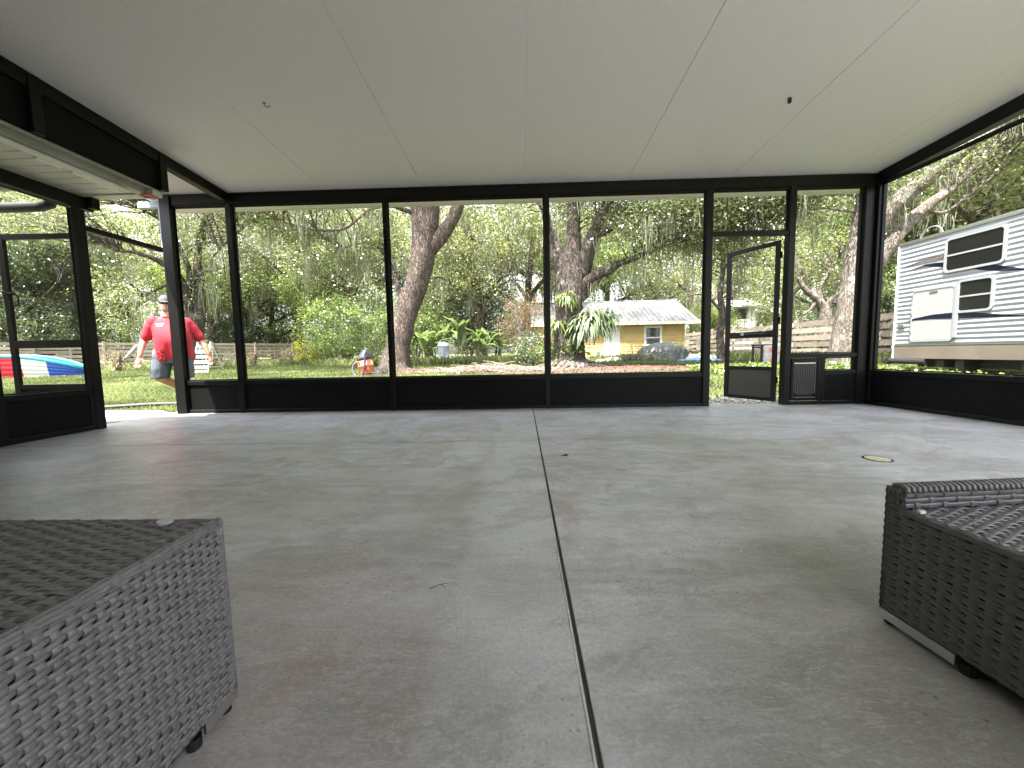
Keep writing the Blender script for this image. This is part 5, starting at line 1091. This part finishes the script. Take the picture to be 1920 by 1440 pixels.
part('sunglasses', b, mat('black_lens', (.01, .01, .01), .1), ps)
b = MB(); b.rings([(hx, hy-.03, 1.53, .035, .055), (hx, hy-.032, 1.55, .058, .072), (hx, hy-.03, 1.578, .069, .079)], 20); part('beard', b, mat('grey_stubble', (.26, .17, .13), .9), ps, smooth=True)
for (fx, fy, fz, pitch) in ((.15, -.19, 0.0, 0), (.27, .34, .10, .6)):
    b = MB(); Mx = Matrix.Translation((fx, fy, fz)) @ Matrix.Rotation(pitch, 4, 'X'); q = MB(); q.rings([(0, -.03, .0, .048, .135), (0, -.03, .03, .052, .14), (0, -.01, .06, .045, .11), (0, .03, .10, .042, .05)], 18)
    b.add([tuple(Mx @ Vector(v)) for v in q.v], q.f); part('shoe', b, M_grey, ps, smooth=True)

# ---------------------------------------------------------------- step ladder
ld = root('step_ladder', spot(380, 15.2), 'folded aluminium step ladder with grey treads standing on the grass behind the man', 'ladder')
lb = MB(); treads = []
for s in (-1, 1):
    ld_m = MB().tube([(s*.36, -.25, -.03), (s*.26, .12, 1.28)], .026, 6); part('rail', ld_m, M_alu, ld)
    part('rear_rail', MB().tube([(s*.40+.12, .45, -.03), (s*.26, .14, 1.26)], .02, 6), M_alu, ld)
for k in range(6):
    t = (k+.5)/6; w_ = .37-.10*t; part('tread', MB().box(-w_, w_, -.25+.37*t-.03, -.25+.37*t+.10, 1.26*t-.02, 1.26*t+.015).box(-w_, w_, -.25+.37*t-.032, -.25+.37*t-.02, 1.26*t-.13, 1.26*t+.015), mat('tread_grey', (.20, .21, .20), .5) if k % 2 else mat('tread_pale', (.42, .43, .42), .4), ld)
for z in (.25, .62, 1.0): part('brace', MB().tube([(-.36-.0+.1*z, .40-.22*z, z), (.46-.14*z, .42-.22*z, z)], .013, 6), M_alu, ld)

# ---------------------------------------------------------------- boat with coloured bands
bt = root('striped_boat', G(-16.6, 13.2), 'low boat with red, white and blue bands and light blue rim on the lawn', 'boat')
cols = [('red_hull', (.60, .02, .05)), ('white_hull', (.75, .78, .80)), ('blue_hull', (.02, .09, .50)), ('sky_blue_rim', (.05, .42, .68))]
HM = [mat(n_, c, .4, var=.05) for n_, c in cols]
A0 = at(-70, 708, 13.0); A1 = at(163, 706, 14.6); dB = (A1-A0); dB.z = 0; LB = dB.length; dB.normalize(); nB = Vector((dB.y, -dB.x, 0))
def hullp(t, v):  # t along 0..1, v around -1 (near bottom)..1
    wdt = .75*(max(0, 1-t**4))**.5*(1-.25*(1-t)) ; hgt = .82*(1-.62*max(0, (t-.35)/.65)**2.0)*(1 if t < .995 else .7)
    a = v*PI/2; o_ = wdt*math.cos(a) if v < 0 else wdt*math.cos(a)
    return o_, hgt
NT, NV = 60, 22; segs = {0: MB(), 1: MB(), 2: MB()}
def hv(i, j):
    t = i/NT; w_, h_ = hullp(t, 0); v = j/NV; prof = h_*v; out = w_*(.72+.28*math.sin(v*PI*.5)) + .012*math.sin(v*NV*1.4) + .0
    p = A0 + dB*(t*LB) + nB*out; z = gz(p.x, p.y)+.01+prof; return (p.x, p.y, z)
for i in range(NT):
    k = 0 if i/NT < .53 else (1 if i/NT < .72 else 2)
    for j in range(NV):
        kk = k
        q = [hv(i, j), hv(i+1, j), hv(i+1, j+1), hv(i, j+1)]; segs[kk].add(q, [(0, 1, 2, 3)])
for k, nm in ((0, 'red_band'), (1, 'white_band'), (2, 'blue_band')): part(nm, segs[k], HM[k], bt, world=True, smooth=True)
bk = MB()
for i in range(NT):
    def hb(i, v): 
        t = i/NT; w_, h_ = hullp(t, 0); p = A0 + dB*(t*LB) - nB*(w_*(.72+.28*v)); return (p.x, p.y, gz(p.x, p.y)+.01+h_*v)
    bk.add([hb(i, 0), hb(i+1, 0), hb(i+1, 1), hb(i, 1)], [(0, 1, 2, 3)]); bk.add([hv(i, NV-2), hv(i+1, NV-2), hb(i+1, .85), hb(i, .85)], [(0, 1, 2, 3)])
part('far_side', bk, HM[3], bt, world=True, smooth=True)
rm = MB(); rm.tube([hv(i, NV) for i in range(NT+1)] + [hb(i, 1) for i in range(NT, -1, -1)], .065, 10); part('rim', rm, HM[3], bt, world=True, smooth=True)
bw_ = MB(); p = hv(NT, 2); bw_.tube([hv(NT, 0), hv(NT, 8), hv(NT, NV)], [.10, .14, .09], 10); part('bow', bw_, HM[3], bt, world=True, smooth=True)

# ---------------------------------------------------------------- shop vacuum
vc = root('shop_vacuum', spot(688, 11.3), 'orange and dark grey wheeled shop vacuum with a curved black hose beside the leaning oak', 'vacuum cleaner', rz=-.08)
M_or = mat('faded_orange_plastic', (.52, .17, .10), .45, var=.12, vscale=6); M_dk = mat('dark_grey_plastic', (.035, .038, .045), .35)
tilt = Matrix.Rotation(math.radians(-9), 4, 'Y')
def T(mb): 
    mb.v = [tuple(tilt @ Vector(v)) for v in mb.v]; return mb
part('tank', T(MB().rings([(0, 0, .07, .205, .18), (0, 0, .10, .22, .19), (0, 0, .30, .222, .192), (0, 0, .31, .236, .205), (0, 0, .33, .236, .205), (0, 0, .335, .215, .19), (0, 0, .50, .205, .18)], 28)), M_or, vc, smooth=True)
part('latch', T(MB().box(-.14, -.08, -.20, -.17, .36, .46, .006).box(.06, .17, -.205, -.17, .17, .27, .006)), mat('deep_orange', (.62, .08, .03), .4), vc)
part('motor_head', T(MB().rings([(0, 0, .50, .222, .195), (0, 0, .56, .222, .195), (.01, 0, .60, .20, .175), (.04, 0, .68, .15, .14), (.06, 0, .74, .10, .10), (.06, 0, .78, .07, .08)], 28)), M_dk, vc, smooth=True)
part('carry_handle', T(MB().tube([(-.04, 0, .70), (-.02, 0, .80), (.08, 0, .83), (.15, 0, .78), (.17, 0, .68)], .016, 8)), M_dk, vc, smooth=True)
hz_ = MB(); hp = [(.05, -.10, .78), (.045, -.20, .70), (.05, -.235, .50), (.03, -.25, .25), (-.03, -.28, .07), (-.14, -.28, .02), (-.27, -.26, .05), (-.36, -.2, .20), (-.36, -.14, .33), (-.28, -.08, .42), (-.19, -.04, .42)]
pp, rr2 = spline(hp, [.028]*len(hp), 10); hz_.tube(pp, [.028+.004*(i % 2) for i in range(len(pp))], 10); part('hose', hz_, M_dk, vc, smooth=True)
part('axle_frame', MB().tube([(.05, .1, .08), (.30, .12, .10), (.40, .05, .12)], .02, 6).tube([(.05, -.1, .08), (.30, -.08, .10), (.40, -.05, .12)], .02, 6).tube([(.40, -.12, .13), (.40, .25, .13)], .014, 8), M_dk, vc)
for yw in (-.15, .24):
    w_ = part('wheel', MB().tube([(.40, yw-.022, .13), (.40, yw+.022, .13)], .125, 26), mat('worn_wheel', (.05, .045, .045), .7), vc)
    part('hub', MB().tube([(.40, yw-.03, .13), (.40, yw-.022, .13)], .05, 16), mat('dull_hub', (.10, .09, .09), .6), w_)
for sx_ in (-.16, .12): part('caster', MB().tube([(sx_, -.14, .035), (sx_, -.11, .035)], .035, 12).box(sx_-.02, sx_+.02, -.14, -.11, .04, .09), M_dk, vc)

# pale tank
tk = root('water_tank', spot(832, 19.6), 'pale blue white upright tank standing before the banana plants', 'tank')
M_tk = mat('chalky_pale_blue', (.34, .40, .46), .5, var=.12, vscale=3, stretch=(1, 1, .3))
part('cylinder_body', MB().rings([(0, 0, -.03, .27, .27), (0, 0, .0, .28, .28), (0, 0, .95, .28, .28), (0, 0, .97, .292, .292), (0, 0, 1.0, .292, .292), (0, 0, 1.02, .28, .28), (0, 0, 1.10, .255, .255), (0, 0, 1.15, .18, .18), (0, 0, 1.17, .05, .05)], 32), M_tk, tk, smooth=True)
part('valve', MB().tube([(-.14, 0, 1.12), (-.14, 0, 1.22)], .04, 10).tube([(.02, 0, 1.15), (.02, 0, 1.22)], .03, 10), M_tk, tk)
sm_m = MB()
for (x_, z_, h_) in ((-.05, .62, .05), (.02, .58, .10), (.10, .66, .06), (.14, .45, .12), (.08, .40, .05), (.15, .74, .03)): sm_m.box(x_, x_+.018, -.286, -.262, z_, z_+h_)
part('stencil_mark', sm_m, M_grey, tk)
bk_ = root('white_bucket', spot(845, 19.5), 'low whitish bin half hidden behind the pale tank', 'bin'); part('shell', MB().rings([(0, 0, 0, .2, .2), (.0, 0, .38, .26, .26), (0, 0, .40, .27, .27)], 20), mat('pinkish_white', (.62, .56, .54), .6), bk_, smooth=True)
# pot by the oak, teal pool
pt = root('plant_pot', spot(1109, 14.0), 'small dark pot at the right foot of the thick oak', 'pot'); part('pot', MB().rings([(0, 0, 0, .11, .11), (0, 0, .20, .145, .145), (0, 0, .20, .155, .155), (0, 0, .235, .155, .155), (0, 0, .235, .135, .135), (0, 0, .15, .12, .12)], 20), mat('dark_terracotta', (.06, .04, .035), .7), pt, smooth=True)
tp = root('wading_pool', spot(950, 21.5), 'flat teal wading pool lying in the grass left of the pinkish shrub', 'pool'); part('pool_wall', MB().rings([(0, 0, 0, .85, .6), (0, 0, .14, .93, .68), (0, 0, .16, .93, .68), (0, 0, .16, .88, .63), (0, 0, .06, .85, .6)], 36), mat('teal_plastic', (.06, .32, .30), .4), tp, smooth=True)

# dark tarp-covered heap with brush and bags in front of the shed
th_ = root('covered_heap', G(7.3, 20.3), 'dark green tarp draped over a rounded heap in front of the shed', 'tarp'); mb = MB(); NX_, NY_ = 46, 26
def tz(u, v):
    x_ = (u-.5)*2.9; y_ = (v-.5)*2.0; r2 = (abs(x_/1.35)**2.6+abs(y_/.95)**2.6); h_ = .92*max(0, 1-r2)**.42
    h_ += .07*mnoise.noise(Vector((x_*2.2, y_*2.2, 5)))+.05*abs(mnoise.noise(Vector((x_*5, y_*2, 9)))); return (x_+.05*mnoise.noise(Vector((x_*3, y_*3, 1))), y_, max(h_, -.02) if r2 < 1.0 else -.03)
mb.add([tz(i/NX_, j/NY_) for j in range(NY_+1) for i in range(NX_+1)], [(j*(NX_+1)+i, j*(NX_+1)+i+1, (j+1)*(NX_+1)+i+1, (j+1)*(NX_+1)+i) for j in range(NY_) for i in range(NX_)])
part('sheet', mb, mat('dark_green_tarp', (.035, .045, .04), .32, var=.3, vscale=4), th_)
bh = MB(); rd = random.Random(2)
t_ = root('brush_heap', G(5.9, 19.6), 'grey green heap of cut leafy branches left of the dark tarp', 'brush')
for i in range(60):
    a = rd.uniform(-.2, PI+.2); l = rd.uniform(.4, 1.1); x_ = rd.uniform(-.7, .9); bh.tube([(x_, rd.uniform(-.3, .3), .03), (x_+math.cos(a)*l*.5, rd.uniform(-.4, .2), .25+rd.random()*.25), (x_+math.cos(a)*l, -.3, .1+rd.random()*.35)], [.014, .01, .005], 4)
part('branches', bh, M_stick, t_)
V, T_ = leaf_quads(np.array([(rd.uniform(-.95, 1.0), rd.uniform(-.4, .3), rd.uniform(.05, .4)*(1-abs(i/60-.5))) for i in range(60)]), 26, (.16, .14, .08), .12, seed=5, aspect=.25); o = link('foliage', quads_mesh('foliage', V, T_, leaf_mat('wilted_leaves', (.08, .10, .06), (.26, .29, .22), .2)), t_); o['kind'] = 'stuff'
def crumple(name, loc, sx, sy, sz, m, lab, cat, seed):
    t = root(name, loc, lab, cat); mb = MB(); n = 26
    vs = []
    for j in range(n+1):
        for i in range(n+1):
            u = i/n*2-1; v = j/n*2-1; r2 = max(abs(u), abs(v)); h = max(0, 1-r2**3)*(.45+.9*abs(mnoise.noise(Vector((u*2.5+seed, v*2.5, 0))))+.5*abs(mnoise.noise(Vector((u*6+seed, v*6, 2)))))
            vs.append((u*sx*(1+.2*mnoise.noise(Vector((u*2, v*2, seed)))), v*sy, h*sz-.01))
    mb.add(vs, [(j*(n+1)+i, j*(n+1)+i+1, (j+1)*(n+1)+i+1, (j+1)*(n+1)+i) for j in range(n) for i in range(n)]); part('sheet', mb, m, t); return t
crumple('crumpled_sheet', G(8.95, 19.6), .95, .5, .42, mat('grey_white_plastic', (.50, .50, .48), .5, col2=(.10, .11, .11), vscale=5), 'crumpled grey and white plastic sheeting right of the dark tarp', 'plastic sheet', 3)
crumple('blue_tarp', G(8.6, 18.9), 1.35, .35, .16, mat('blue_plastic', (.10, .20, .48), .4, var=.3, vscale=6), 'strip of blue tarp on the grass in front of the crumpled sheeting', 'tarp', 6)
crumple('white_rubble', G(4.7, 20.2), .95, .5, .22, mat('white_rubble', (.62, .60, .56), .8, col2=(.25, .24, .22), vscale=7), 'low heap of white broken boards before the shed door', 'rubble', 9)

# small stand and floral padded panel near the right fence
st = root('stand_with_floral_cover', spot(1432, 14.2), 'small dark frame stand with an orange and grey floral cover near the right fence', 'stand')
part('frame', MB().box(-.42, -.36, -.03, .03, 0, .72).box(-.12, -.06, -.06, 0, 0, .74).box(-.44, .40, -.05, .02, .68, .74).box(-.36, -.12, -.03, 0, .60, .66), M_rubber, st)
fm_ = mat('floral_cloth', (.62, .60, .58), .8, col2=(.30, .26, .28), vscale=9)
nt = fm_.node_tree; nn = nt.nodes.new('ShaderNodeTexNoise'); nn.inputs['Scale'].default_value = 4.5; rp_ = nt.nodes.new('ShaderNodeMapRange'); rp_.inputs['From Min'].default_value = .52; rp_.inputs['From Max'].default_value = .6
tcx = nt.nodes.new('ShaderNodeTexCoord'); nt.links.new(tcx.outputs['Object'], nn.inputs[0]); nt.links.new(nn.outputs[0], rp_.inputs[0]); mx_ = nt.nodes.new('ShaderNodeMixRGB'); mx_.inputs[2].default_value = (.55, .14, .05, 1)
pb_ = nt.nodes['Principled BSDF']; lk = pb_.inputs['Base Color'].links[0].from_socket; nt.links.new(lk, mx_.inputs[1]); nt.links.new(rp_.outputs[0], mx_.inputs[0]); nt.links.new(mx_.outputs[0], pb_.inputs['Base Color'])
part('cover', MB().box(-.05, .52, -.10, .0, .04, .70, .03), fm_, st)
mb = MB()
for k in range(6): mb.tube([(-1.3+k*.22, 0, .0), (-1.3+k*.22, 0, .22)], .02, 6)
mb.tube([(-1.35, 0, .15), (-.2, 0, .15)], .015, 6); lo = root('low_garden_edging', spot(1400, 14.5), 'low dark stick edging in the grass left of the floral covered stand', 'garden edging'); part('edging', mb, M_rubber, lo)
# hanging rope near the shed roof
hr = MB(); q0 = at(1297, 400, 13); q1 = at(1299, 560, 13); hr.tube([q0, q0.lerp(q1, .5)+Vector((.02, 0, 0)), q1], .008, 6); tag(part('hanging_rope', hr, M_rubber), 'thin dark rope hanging from the oak canopy over the right of the shed', 'rope')
